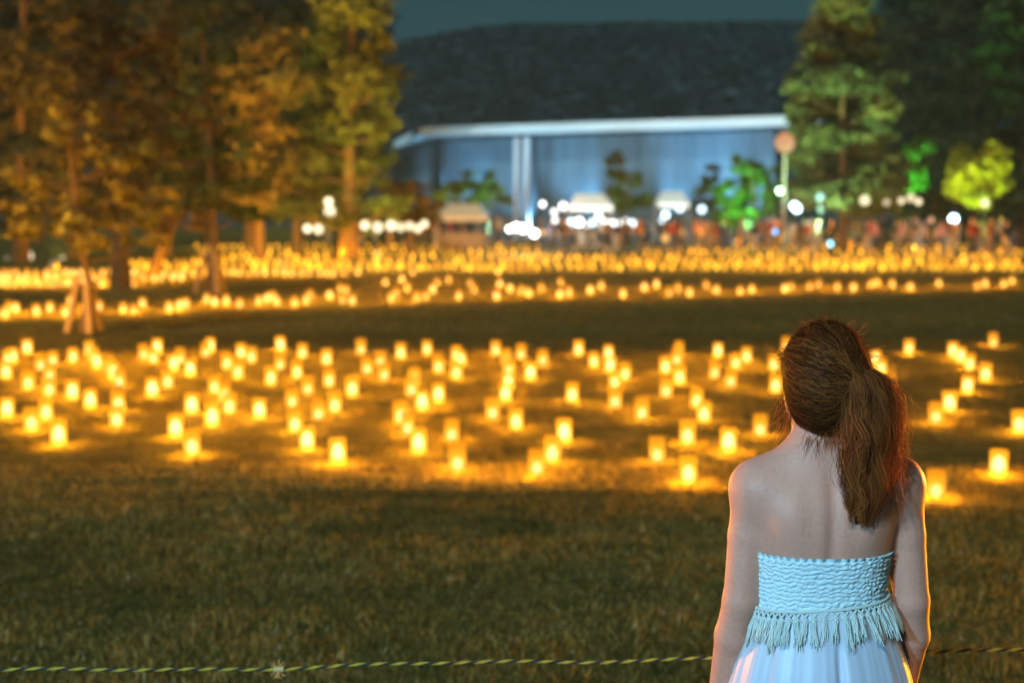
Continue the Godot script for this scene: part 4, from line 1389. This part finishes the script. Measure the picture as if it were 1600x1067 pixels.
# ---------------------------------------------------------------- the crowd
func crowd_model(pose: int) -> Dictionary:
	var arm_l := [Vector3(-0.19, 1.36, 0), Vector3(-0.23, 1.10, 0.0), Vector3(-0.22, 0.86, -0.06)]
	var arm_r := [Vector3(0.19, 1.36, 0), Vector3(0.23, 1.10, 0.0), Vector3(0.22, 0.86, -0.06)]
	var legs := [[Vector3(-0.09, 0.88, 0), Vector3(-0.095, 0.48, 0.01), Vector3(-0.10, 0.08, 0.03)], [Vector3(0.09, 0.88, 0), Vector3(0.095, 0.48, 0.01), Vector3(0.10, 0.08, 0.03)]]
	if pose == 1:      # holding something up in front of the face
		arm_r = [Vector3(0.19, 1.36, 0), Vector3(0.22, 1.13, -0.14), Vector3(0.10, 1.36, -0.30)]
	elif pose == 2:    # walking
		legs = [[Vector3(-0.09, 0.88, 0), Vector3(-0.095, 0.50, -0.16), Vector3(-0.10, 0.09, -0.22)], [Vector3(0.09, 0.88, 0), Vector3(0.095, 0.48, 0.06), Vector3(0.10, 0.12, 0.30)]]
		arm_l = [Vector3(-0.19, 1.36, 0), Vector3(-0.23, 1.12, 0.10), Vector3(-0.22, 0.90, 0.06)]
		arm_r = [Vector3(0.19, 1.36, 0), Vector3(0.23, 1.12, -0.10), Vector3(0.22, 0.92, -0.24)]
	elif pose == 3:    # hands together in front
		arm_l = [Vector3(-0.19, 1.36, 0), Vector3(-0.25, 1.12, 0.02), Vector3(-0.06, 1.02, -0.20)]
		arm_r = [Vector3(0.19, 1.36, 0), Vector3(0.25, 1.12, 0.02), Vector3(0.06, 1.02, -0.20)]
	elif pose == 4:    # hand on the hip
		arm_l = [Vector3(-0.19, 1.36, 0), Vector3(-0.36, 1.16, 0.05), Vector3(-0.20, 1.00, 0.0)]
	var skin := func(p: Vector3) -> float:
		var d := ell(p, Vector3(0, 1.60, -0.005), Vector3(0.076, 0.112, 0.092))
		d = smin(d, cap(p, Vector3(0, 1.59, -0.09), Vector3(0, 1.575, -0.105), 0.012, 0.014), 0.02)
		d = smin(d, cap(p, Vector3(0, 1.36, 0.01), Vector3(0, 1.53, 0.0), 0.055, 0.05), 0.04)
		d = smin(d, cap(p, Vector3(0, 1.0, 0), Vector3(0, 1.3, 0), 0.10, 0.11), 0.06)
		for a in [arm_l, arm_r]:
			d = smin(d, cap(p, a[0], a[1], 0.046, 0.037), 0.04)
			d = smin(d, cap(p, a[1], a[2], 0.037, 0.026), 0.03)
			var fw: Vector3 = (a[2] - a[1]).normalized()
			d = smin(d, cap(p, a[2], a[2] + fw * 0.09, 0.03, 0.026), 0.02)
			d = smin(d, cap(p, a[2] + fw * 0.09, a[2] + fw * 0.15, 0.024, 0.016), 0.02)
		for l in legs:
			d = smin(d, cap(p, l[0], l[1], 0.08, 0.052), 0.05)
			d = smin(d, cap(p, l[1], l[2], 0.052, 0.036), 0.04)
			d = smin(d, cap(p, l[2] + Vector3(0, -0.035, 0.0), l[2] + Vector3(0, -0.042, -0.16), 0.04, 0.034), 0.04)
		return d
	var shirt := func(p: Vector3) -> float:
		var q := Vector3(p.x * 0.78, p.y, p.z)
		var d := cap(q, Vector3(0, 0.96, 0), Vector3(0, 1.27, 0.0), 0.125, 0.128)
		d = smin(d, cap(p, Vector3(-0.13, 1.36, 0), Vector3(0.13, 1.36, 0), 0.072, 0.072), 0.08)
		for a in [arm_l, arm_r]:
			d = smin(d, cap(p, a[0], (a[0] as Vector3).lerp(a[1], 0.85), 0.062, 0.06), 0.04)
		return maxf(d, 0.90 - p.y)
	var trousers := func(p: Vector3) -> float:
		var q := Vector3(p.x * 0.8, p.y, p.z)
		var d := cap(q, Vector3(0, 0.88, 0), Vector3(0, 0.98, 0), 0.128, 0.118)
		for l in legs:
			d = smin(d, cap(p, l[0], l[1], 0.095, 0.07), 0.05)
			d = smin(d, cap(p, l[1], l[2], 0.07, 0.062), 0.04)
		return maxf(d, p.y - 1.0)
	var dress := func(p: Vector3) -> float:
		var w := 0.16 + (1.0 - p.y) * 0.12
		var d := (Vector2(p.x / 1.15, p.z).length() - w * 0.85) * 0.9
		return maxf(d, maxf(0.30 - p.y, p.y - 1.02))
	var hair := func(p: Vector3) -> float:
		var d := ell(p, Vector3(0, 1.625, 0.012), Vector3(0.088, 0.10, 0.098))
		if pose % 2 == 0:
			d = smin(d, cap(p, Vector3(0, 1.60, 0.06), Vector3(0, 1.40, 0.085), 0.06, 0.045), 0.04)
		return maxf(d, -(p.z + 0.045 + maxf(0.0, p.y - 1.66)))
	var out := {}
	for k in [["body", skin], ["shirt", shirt], ["skirt" if pose in [3, 4] else "trousers", dress if pose in [3, 4] else trousers], ["hair", hair]]:
		var b := Buf.new()
		net(k[1], Vector3(-0.5, -0.02, -0.5), Vector3(0.5, 1.78, 0.5), 0.032, b)
		out[k[0]] = b.mesh()
	return out

func make_crowd() -> void:
	rng.seed = 77
	var models: Array = []
	for i in 5: models.append(crowd_model(i))
	var skins := [plain(0.50, 0.32, 0.22, 0.6), plain(0.42, 0.25, 0.17, 0.6)]
	var hairs := [plain(0.02, 0.016, 0.013, 0.6), plain(0.06, 0.035, 0.02, 0.6)]
	var tops := [["white", 0.42, 0.38, 0.34], ["dark red", 0.20, 0.035, 0.03], ["navy", 0.03, 0.035, 0.07], ["pink", 0.36, 0.16, 0.17], ["black", 0.03, 0.03, 0.03], ["tan", 0.26, 0.16, 0.09], ["grey", 0.16, 0.15, 0.15], ["orange", 0.32, 0.12, 0.04], ["brown", 0.14, 0.08, 0.05]]
	var top_mats: Array = []
	for t in tops: top_mats.append(plain(t[1], t[2], t[3], 0.9, 0.2))
	var lows := [plain(0.03, 0.03, 0.04, 0.9), plain(0.05, 0.06, 0.11, 0.9), plain(0.16, 0.11, 0.08, 0.9), plain(0.24, 0.2, 0.17, 0.9)]
	var does := ["standing", "hand raised", "walking", "hands clasped", "hand on hip"]
	var spots: Array = []
	for z in [[858, 1140, 66.0, 84.0, 26], [1140, 1330, 64.0, 82.0, 17], [1330, 1470, 66.0, 82.0, 15], [1470, 1600, 62.0, 76.0, 12], [475, 700, 84.0, 96.0, 9], [700, 850, 80.0, 92.0, 5]]:
		for i in z[4]:
			var f: float = (i + rng.randf_range(0.1, 0.9)) / z[4]
			var dp := rng.randf_range(z[2], z[3])
			var w := ground_at(lerpf(z[0], z[1], f), 337.0 + EYE * FOCAL / dp)
			for q in floods:
				if w.distance_to(q) < 2.2: w.z -= 3.0
			spots.append([lerpf(z[0], z[1], f), w])
	spots.append([1519, ground_at(1519, 337.0 + EYE * FOCAL / 58.0)])
	spots.append([1548, ground_at(1548, 337.0 + EYE * FOCAL / 60.0)])
	spots.sort_custom(func(a: Array, b: Array) -> bool: return a[0] < b[0])
	for i in spots.size():
		var pose := rng.randi() % 5
		var ti := rng.randi() % tops.size()
		var m: Dictionary = models[pose]
		var o := thing("person", spots[i][1], "blurred person in %s top, %s, %s from the left in the crowd" % [tops[ti][0], does[pose], ordinal(i)], "person", "crowd standing beyond the lanterns", rng.randf() * TAU)
		var s := rng.randf_range(0.92, 1.08)
		o.scale = Vector3(s, s, s)
		for k in m:
			part(o, k, m[k], skins[rng.randi() % 2] if k == "body" else hairs[rng.randi() % 2] if k == "hair" else top_mats[ti] if k == "shirt" else lows[rng.randi() % 4])
	# two phones held up, their screens lit
	for f in [[1212, 362, 63.0, "phone with a blue lit screen held up by a person left of the green lamp"], [1298, 381, 60.0, "phone with a pale cyan lit screen held low by a person before the cedar"]]:
		var p := at_depth(f[0], f[1], f[2])
		var o := thing("phone", p, f[3], "phone", "phones lit up in the crowd")
		var b := Buf.new()
		b.box(Vector3.ZERO, Vector3(0.16, 0.22, 0.012), 0.0, 0.003)
		part(o, "phone_case", b.mesh(), M.dark)
		b = Buf.new()
		b.box(Vector3(0, 0, 0.0075), Vector3(0.148, 0.205, 0.002))
		part(o, "lit_screen", b.mesh(), glow(0.12, 0.45, 0.95, 3.0) if f[0] < 1250 else glow(0.3, 0.8, 0.95, 4.0))
		var l := OmniLight3D.new()
		l.name = "screen_light"
		l.light_color = lin(0.2, 0.6, 1.0)
		l.light_energy = 0.05
		l.light_size = 0.05
		l.shadow_enabled = true
		l.position = Vector3(0, 0, 0.06)
		o.add_child(l)
		# the one who holds it
		var m: Dictionary = models[1]
		var w := thing("person", Vector3(p.x + 0.1, 0, p.z - 0.30), "blurred person in a black top behind the phone with the %s screen" % ("blue" if f[0] < 1250 else "pale cyan"), "person", "crowd standing beyond the lanterns", PI)
		w.position.x = p.x + 0.1
		for k in m:
			part(w, k, m[k], skins[0] if k == "body" else hairs[0] if k == "hair" else top_mats[4] if k == "shirt" else lows[0])

# ---------------------------------------------------------------- rope, grass, ground, hill
func make_rope() -> void:
	var l := at_depth(0, 1050, 3.36)
	var r := at_depth(1600, 1013, 3.53)
	var d := (r - l) / 1600.0
	var p0 := l + d * -700.0
	var p1 := r + d * 700.0
	var o := thing("rope_barrier", Vector3(p0.x, 0, p0.z), "yellow and black twisted rope strung low across the grass behind the woman", "rope barrier")
	var n := 900
	var spine := func(t: float) -> Vector3:
		return (p0.lerp(p1, t) - Vector3(p0.x, 0, p0.z)) + Vector3.UP * (-0.10 * t * (1 - t) + 0.019 + 0.004 * sin(t * 31.0) + 0.002 * sin(t * 77.0 + 1.0))
	for s in 4:
		var b := Buf.new()
		var pts: Array = []
		var rad: Array = []
		for i in n + 1:
			var t := i / float(n)
			var a: float = t * p0.distance_to(p1) / 0.052 * TAU + s * PI / 2.0
			var c: Vector3 = spine.call(t)
			pts.append(c + Vector3(0, sin(a), cos(a)) * 0.0021)
			rad.append(0.0022 + 0.0003 * sin(i * 1.7))
		b.tube(pts, rad, 6)
		part(o, "yellow_strand" if s < 2 else "black_strand", b.mesh(), M.yellow if s < 2 else M.black)
	for e in [0.0, 1.0]:
		var b := Buf.new()
		var c: Vector3 = spine.call(e)
		b.tube([Vector3(c.x, 0, c.z), Vector3(c.x, c.y + 0.1, c.z)], [0.02, 0.02], 10)
		part(o, "stake", b.mesh(), M.timber)
	# straw caught on the rope
	var b := Buf.new()
	var c: Vector3 = spine.call(0.5 - 0.5 + (420.0 + 700.0) / 3000.0)
	for i in 26:
		var q := c
		var dir := Vector3(rng.randfn() * 0.5, rng.randfn() - 0.5, rng.randfn() * 0.5).normalized()
		var pts: Array = []
		var rad: Array = []
		for k in 5:
			pts.append(q)
			rad.append(0.0009)
			q += dir * 0.0062
			dir = (dir + Vector3(rng.randfn(), rng.randfn(), rng.randfn()) * 0.35).normalized()
		b.tube(pts, rad, 4)
	b.tube([c - Vector3(0.012, 0, 0), c + Vector3(0.012, 0, 0)], [0.007, 0.007], 8)
	part(o, "straw_knot", b.mesh(), M.straw)

func grass_patch(blades: int, size: float, h: float, w: float, seed_: int, bright := 1.0) -> ArrayMesh:
	var r := RandomNumberGenerator.new()
	r.seed = seed_
	var b := Buf.new()
	for i in blades:
		var p := Vector3(r.randf_range(-0.5, 0.5), 0, r.randf_range(-0.5, 0.5)) * size
		var a := r.randf() * TAU
		var tall := h * r.randf_range(0.35, 1.15)
		var lean := Vector3(cos(a), 0, sin(a)) * tall * r.randf_range(0.2, 1.1)
		var side := Vector3(-sin(a), 0, cos(a)) * w * r.randf_range(0.6, 1.3)
		var t := r.randf()
		var col := Color(0.135, 0.116, 0.026).lerp(Color(0.27, 0.182, 0.044), t)
		if r.randf() < 0.04 + 0.09 * (seed_ - 40): col = Color(0.30, 0.225, 0.10)
		col = col * r.randf_range(0.4, 1.6) * bright
		var nn := (Vector3.UP * 0.45 + Vector3(r.randfn(), 0, r.randfn()) * 0.7).normalized()
		var i0 := b.add(p - side, nn, col)
		b.add(p + side, nn, col)
		b.add(p + lean * 0.45 + Vector3.UP * tall * 0.62 + side * 0.8, nn, col)
		b.add(p + lean * 0.45 + Vector3.UP * tall * 0.62 - side * 0.8, nn, col)
		b.add(p + lean + Vector3.UP * tall * 0.85, nn, col)
		b.quad(i0, i0 + 1, i0 + 2, i0 + 3)
		b.tri(i0 + 3, i0 + 2, i0 + 4)
	return b.mesh()

func scatter(called: String, label: String, mesh: Mesh, mat: Material, places: Array) -> void:
	var mm := MultiMesh.new()
	mm.transform_format = MultiMesh.TRANSFORM_3D
	mm.mesh = mesh
	mm.instance_count = places.size()
	for i in places.size():
		mm.set_instance_transform(i, places[i])
	var o := MultiMeshInstance3D.new()
	o.name = called
	o.multimesh = mm
	o.material_override = mat
	add_child(o)
	tag(o, label, called.replace("_", " "), "", "stuff")

func make_lawn() -> void:
	var b := Buf.new()
	# one sheet to the horizon, with slight swells
	var nz := FastNoiseLite.new()
	nz.seed = 12
	nz.frequency = 0.02
	b.grid(2, 2, false, func(i: int, k: int) -> Vector3: return Vector3(lerpf(-700, 700, k), 0, lerpf(60, -900, i)))
	for i in b.n.size(): b.n[i] = Vector3.UP
	var fix := Buf.new()
	for i in 4: fix.add(b.v[i], Vector3.UP, Color.WHITE, b.uv[i])
	fix.quad(0, 1, 3, 2)
	structure("ground", fix.mesh(), M.lawn)
	for q in [["near_grass", 3.0, 10.5, 0.5, 900, 0.042, 0.0018, "short rough turf between the rope and the first lanterns", 1.8], ["field_grass", 10.5, 22.5, 1.0, 900, 0.034, 0.0024, "short turf round the near lanterns", 0.75], ["far_grass", 22.5, 46.5, 2.0, 1300, 0.030, 0.005, "short turf round the middle lanterns", 1.2]]:  # blade colours scaled lighter or darker per band, standing in for light
		var sets: Array = [[], [], []]
		var step: float = q[3]
		var z: float = q[1]
		while z < q[2]:
			var half := z * 0.40 + 1.0
			var x := -half
			while x < half:
				var s := rng.randf_range(0.65, 1.2)
				var zone := clampi(int(1.5 + 2.6 * nz.get_noise_2d(x * 9.0, z * 16.0) + rng.randfn() * 0.45), 0, 2)
				sets[zone].append(Transform3D(Basis(Vector3.UP, floorf(rng.randf() * 4.0) * PI / 2.0).scaled(Vector3(1.15, s, 1.15)), Vector3(x + step / 2 + rng.randf_range(-0.1, 0.1) * step, 0, -z - step / 2 + rng.randf_range(-0.1, 0.1) * step)))
				x += step
			z += step
		for variant in 3:
			scatter(q[0] + ["", "_tufts", "_blades"][variant], q[7], grass_patch(q[4], q[3], q[5], q[6], 40 + variant, q[8] * [0.8, 1.0, 1.2][variant]), M.blade, sets[variant])
	# fallen leaves and clover heads in the nearest grass
	b = Buf.new()
	var i0 := b.add(Vector3(-0.011, 0, 0), Vector3.UP, Color(0.30, 0.28, 0.22))
	b.add(Vector3(0, 0.003, 0.006), Vector3.UP, Color(0.34, 0.32, 0.26))
	b.add(Vector3(0.013, 0, 0), Vector3.UP, Color(0.26, 0.24, 0.18))
	b.add(Vector3(0, 0.003, -0.006), Vector3.UP, Color(0.30, 0.28, 0.22))
	b.quad(i0, i0 + 1, i0 + 2, i0 + 3)
	var places: Array = []
	for i in 520:
		var z := -lerpf(3.2, 9.0, pow(rng.randf(), 1.5))
		var s := rng.randf_range(0.5, 1.3)
		places.append(Transform3D(Basis.from_euler(Vector3(rng.randfn() * 0.5, rng.randf() * TAU, rng.randfn() * 0.5)).scaled(Vector3(s, s, s)), Vector3(rng.randf_range(-1, 1) * -z * 0.42, rng.randf_range(0.015, 0.04), z)))
	scatter("fallen_leaves", "pale dry leaves scattered over the nearest grass", b.mesh(), M.litter, places)

func ridge(x: float) -> float:
	# height of the hill's skyline (metres) across its width
	return 50.0 + 5.5 * exp(-pow((x - 62.0) / 55.0, 2.0)) + 3.0 * sin(x * 0.021 + 0.6) + 2.2 * sin(x * 0.05 + 2.0)

func make_hill() -> void:
	var nz := FastNoiseLite.new()
	nz.seed = 77
	nz.frequency = 0.05
	var b := Buf.new()
	var hill := func(x: float, z: float) -> float:
		var t := clampf((-z - 210.0) / 200.0, 0.0, 1.0)
		var y := ridge(x) * (t * t * (3.0 - 2.0 * t)) * (0.85 + 0.15 * t) / 1.0
		y += nz.get_noise_2d(x * 0.35, z * 0.35) * 4.0 * sin(PI * clampf(t, 0.05, 0.9))
		return y - 0.5
	b.grid(50, 130, false, func(i: int, k: int) -> Vector3:
		var x := lerpf(-420, 420, k / 129.0)
		var z := -lerpf(205, 470, i / 49.0)
		var y: float = hill.call(x, z)
		if z < -415: y -= (-415 - z) * 0.4
		return Vector3(x, y, z))
	for i in b.n.size():
		if b.n[i].y < 0: b.n[i] = -b.n[i]
	for t in range(0, b.ix.size(), 3):
		var w := (b.v[b.ix[t + 2]] - b.v[b.ix[t]]).cross(b.v[b.ix[t + 1]] - b.v[b.ix[t]])
		if w.y < 0:
			var s := b.ix[t + 1]
			b.ix[t + 1] = b.ix[t + 2]
			b.ix[t + 2] = s
	structure("hill", b.mesh(), M.hill)
	# the wood that covers it, one mass of crowns
	b = Buf.new()
	for i in 48:
		var u := Vector3(rng.randfn(), absf(rng.randfn()), rng.randfn()).normalized()
		var p := u * Vector3(1.1, 1.6, 1.1) * rng.randf_range(0.75, 1.0)
		var nn := (u * 0.22 + Vector3(rng.randfn() * 0.12, 0.7, 0.6 + rng.randfn() * 0.12)).normalized()
		var t := nn.cross(Vector3(rng.randfn(), 1, rng.randfn())).normalized() * rng.randf_range(0.45, 0.8)
		var s := nn.cross(t)
		var v := rng.randf_range(0.9, 1.1)
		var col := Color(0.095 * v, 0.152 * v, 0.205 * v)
		var i0 := b.add(p - t, nn, col)
		b.add(p + s * 0.7, nn, col)
		b.add(p + t, nn, col)
		b.add(p - s * 0.7, nn, col)
		b.quad(i0, i0 + 1, i0 + 2, i0 + 3)
	var places: Array = []
	for i in 42000:
		var z := -rng.randf_range(225, 424)
		var x := rng.randf_range(-0.44, 0.44) * -z
		var s := rng.randf_range(0.6, 1.25)
		places.append(Transform3D(Basis(Vector3.UP, rng.randf() * TAU).scaled(Vector3(s, s * rng.randf_range(0.22, 0.36), s)), Vector3(x, hill.call(x, z) + 0.1, z)))
	scatter("hill_forest", "dim wooded hillside rising behind the hall", b.mesh(), M.forest, places)

# ---------------------------------------------------------------- unseen lamp behind the camera, placed to light the woman's back
func make_unseen_rear_lamp(at: Vector3, aim: Vector3, col: Color, e: float, label: String) -> void:
	var o := thing("unseen_rear_lamp", at * Vector3(1, 0, 1), label, "street lamp")
	var b := Buf.new()
	b.tube([Vector3.ZERO, Vector3(0, at.y - 0.12, 0)], [0.07, 0.05], 12)
	part(o, "pole", b.mesh(), M.steel)
	b = Buf.new()
	var dir := (aim - at).normalized()
	var turn := atan2(-dir.x, -dir.z)
	b.box(Vector3(0, at.y, 0), Vector3(0.5, 0.34, 0.12), turn, 0.02)
	part(o, "lamp_housing", b.mesh(), M.steel)
	b = Buf.new()
	var flat := Vector3(dir.x, 0, dir.z).normalized()
	b.box(Vector3(0, at.y, 0) + flat * 0.063, Vector3(0.44, 0.28, 0.006), turn)
	part(o, "lamp_face", b.mesh(), glow(col.r, col.g, col.b, 3.0))
	var l := SpotLight3D.new()
	l.name = "unseen_rear_light"
	l.light_color = lin(col.r, col.g, col.b)
	l.light_energy = e
	l.light_size = 0.18
	l.spot_angle = 50.0
	l.spot_angle_attenuation = 0.8
	l.spot_range = 60.0
	l.spot_attenuation = 2.0
	l.shadow_enabled = true
	o.add_child(l)
	l.position = Vector3(0, at.y, 0) + dir * 0.10
	l.basis = Basis.looking_at(dir)

# ---------------------------------------------------------------- everything
func _ready() -> void:
	rng.seed = 20240815
	# camera
	var cam := Camera3D.new()
	cam.name = "camera"
	add_child(cam)
	cam.position = Vector3(0, EYE, 0)
	cam.rotation = Vector3(deg_to_rad(-TILT), 0, 0)
	cam_basis = cam.basis
	cam.keep_aspect = Camera3D.KEEP_HEIGHT
	var ca := CameraAttributesPhysical.new()
	ca.frustum_focal_length = 35.0 / (2.0 * 533.5 / FOCAL)
	ca.frustum_focus_distance = 2.75
	ca.frustum_near = 0.1
	ca.frustum_far = 1500.0
	ca.exposure_aperture = ca.frustum_focal_length / 17.5
	cam.attributes = ca
	cam.fov = rad_to_deg(2.0 * atan(533.5 / FOCAL))
	cam.near = 0.1
	cam.far = 1500.0
	cam.current = true
	# night sky with the town's faint teal glow
	var sky := ProceduralSkyMaterial.new()
	sky.sky_top_color = lin(0.010, 0.036, 0.042)
	sky.sky_horizon_color = lin(0.013, 0.045, 0.053)
	sky.ground_bottom_color = lin(0.01, 0.015, 0.015)
	sky.ground_horizon_color = lin(0.02, 0.04, 0.045)
	sky.sky_curve = 0.3
	var clouds := noise_tex(0.006, 50, [0.3, 0.75], [Color(0.10, 0.19, 0.20, 0.0), Color(0.10, 0.19, 0.20, 0.10)], 1024, 5)
	sky.sky_cover = clouds
	var env := Environment.new()
	env.background_mode = Environment.BG_SKY
	env.sky = Sky.new()
	env.sky.sky_material = sky
	env.background_energy_multiplier = 1.0
	env.tonemap_mode = Environment.TONE_MAPPER_LINEAR
	env.tonemap_exposure = 1.3
	env.fog_enabled = true
	env.fog_density = 0.00042
	env.fog_light_color = Color(0.70, 0.90, 1.0)
	env.sdfgi_enabled = true
	env.ssao_enabled = true
	env.ssil_enabled = true
	var we := WorldEnvironment.new()
	we.name = "world"
	we.environment = env
	add_child(we)
	# unseen moonlight from behind on the left, lifting the hill, trees and grass
	var unseen_moon := DirectionalLight3D.new()
	unseen_moon.name = "unseen_moon"
	unseen_moon.light_color = lin(0.80, 0.96, 0.94)
	unseen_moon.light_energy = 0.38
	unseen_moon.light_angular_distance = 0.5
	unseen_moon.shadow_enabled = true
	unseen_moon.sky_mode = DirectionalLight3D.SKY_MODE_LIGHT_ONLY
	add_child(unseen_moon)
	unseen_moon.rotation = Vector3(deg_to_rad(-38), deg_to_rad(-28), 0)
	fill_body_table()
	make_materials()
	make_lawn()
	make_hill()
	make_hall()
	make_trees()
	make_unseen_rear_lamp(Vector3(-3.0, 2.9, 1.9), Vector3(0.4, 0.9, -2.9), Color(0.22, 0.64, 1.0), 26.0, "unseen cool lamp behind the camera, placed to light the back of the woman")
	place_lanterns()
	stall(922, 303, 86.0, 2.6, M.canvas, "market stall with white canopy at the centre, before the hall")
	stall(1050, 299, 88.0, 1.9, M.canvas, "narrower white canopied stall right of the clipped garden pine")
	stall(722, 318, 82.0, 3.0, M.cream, "stall with a cream canopy under the low trees on the left")
	make_lamps()
	make_crowd()
	make_visitor()
	make_rope()
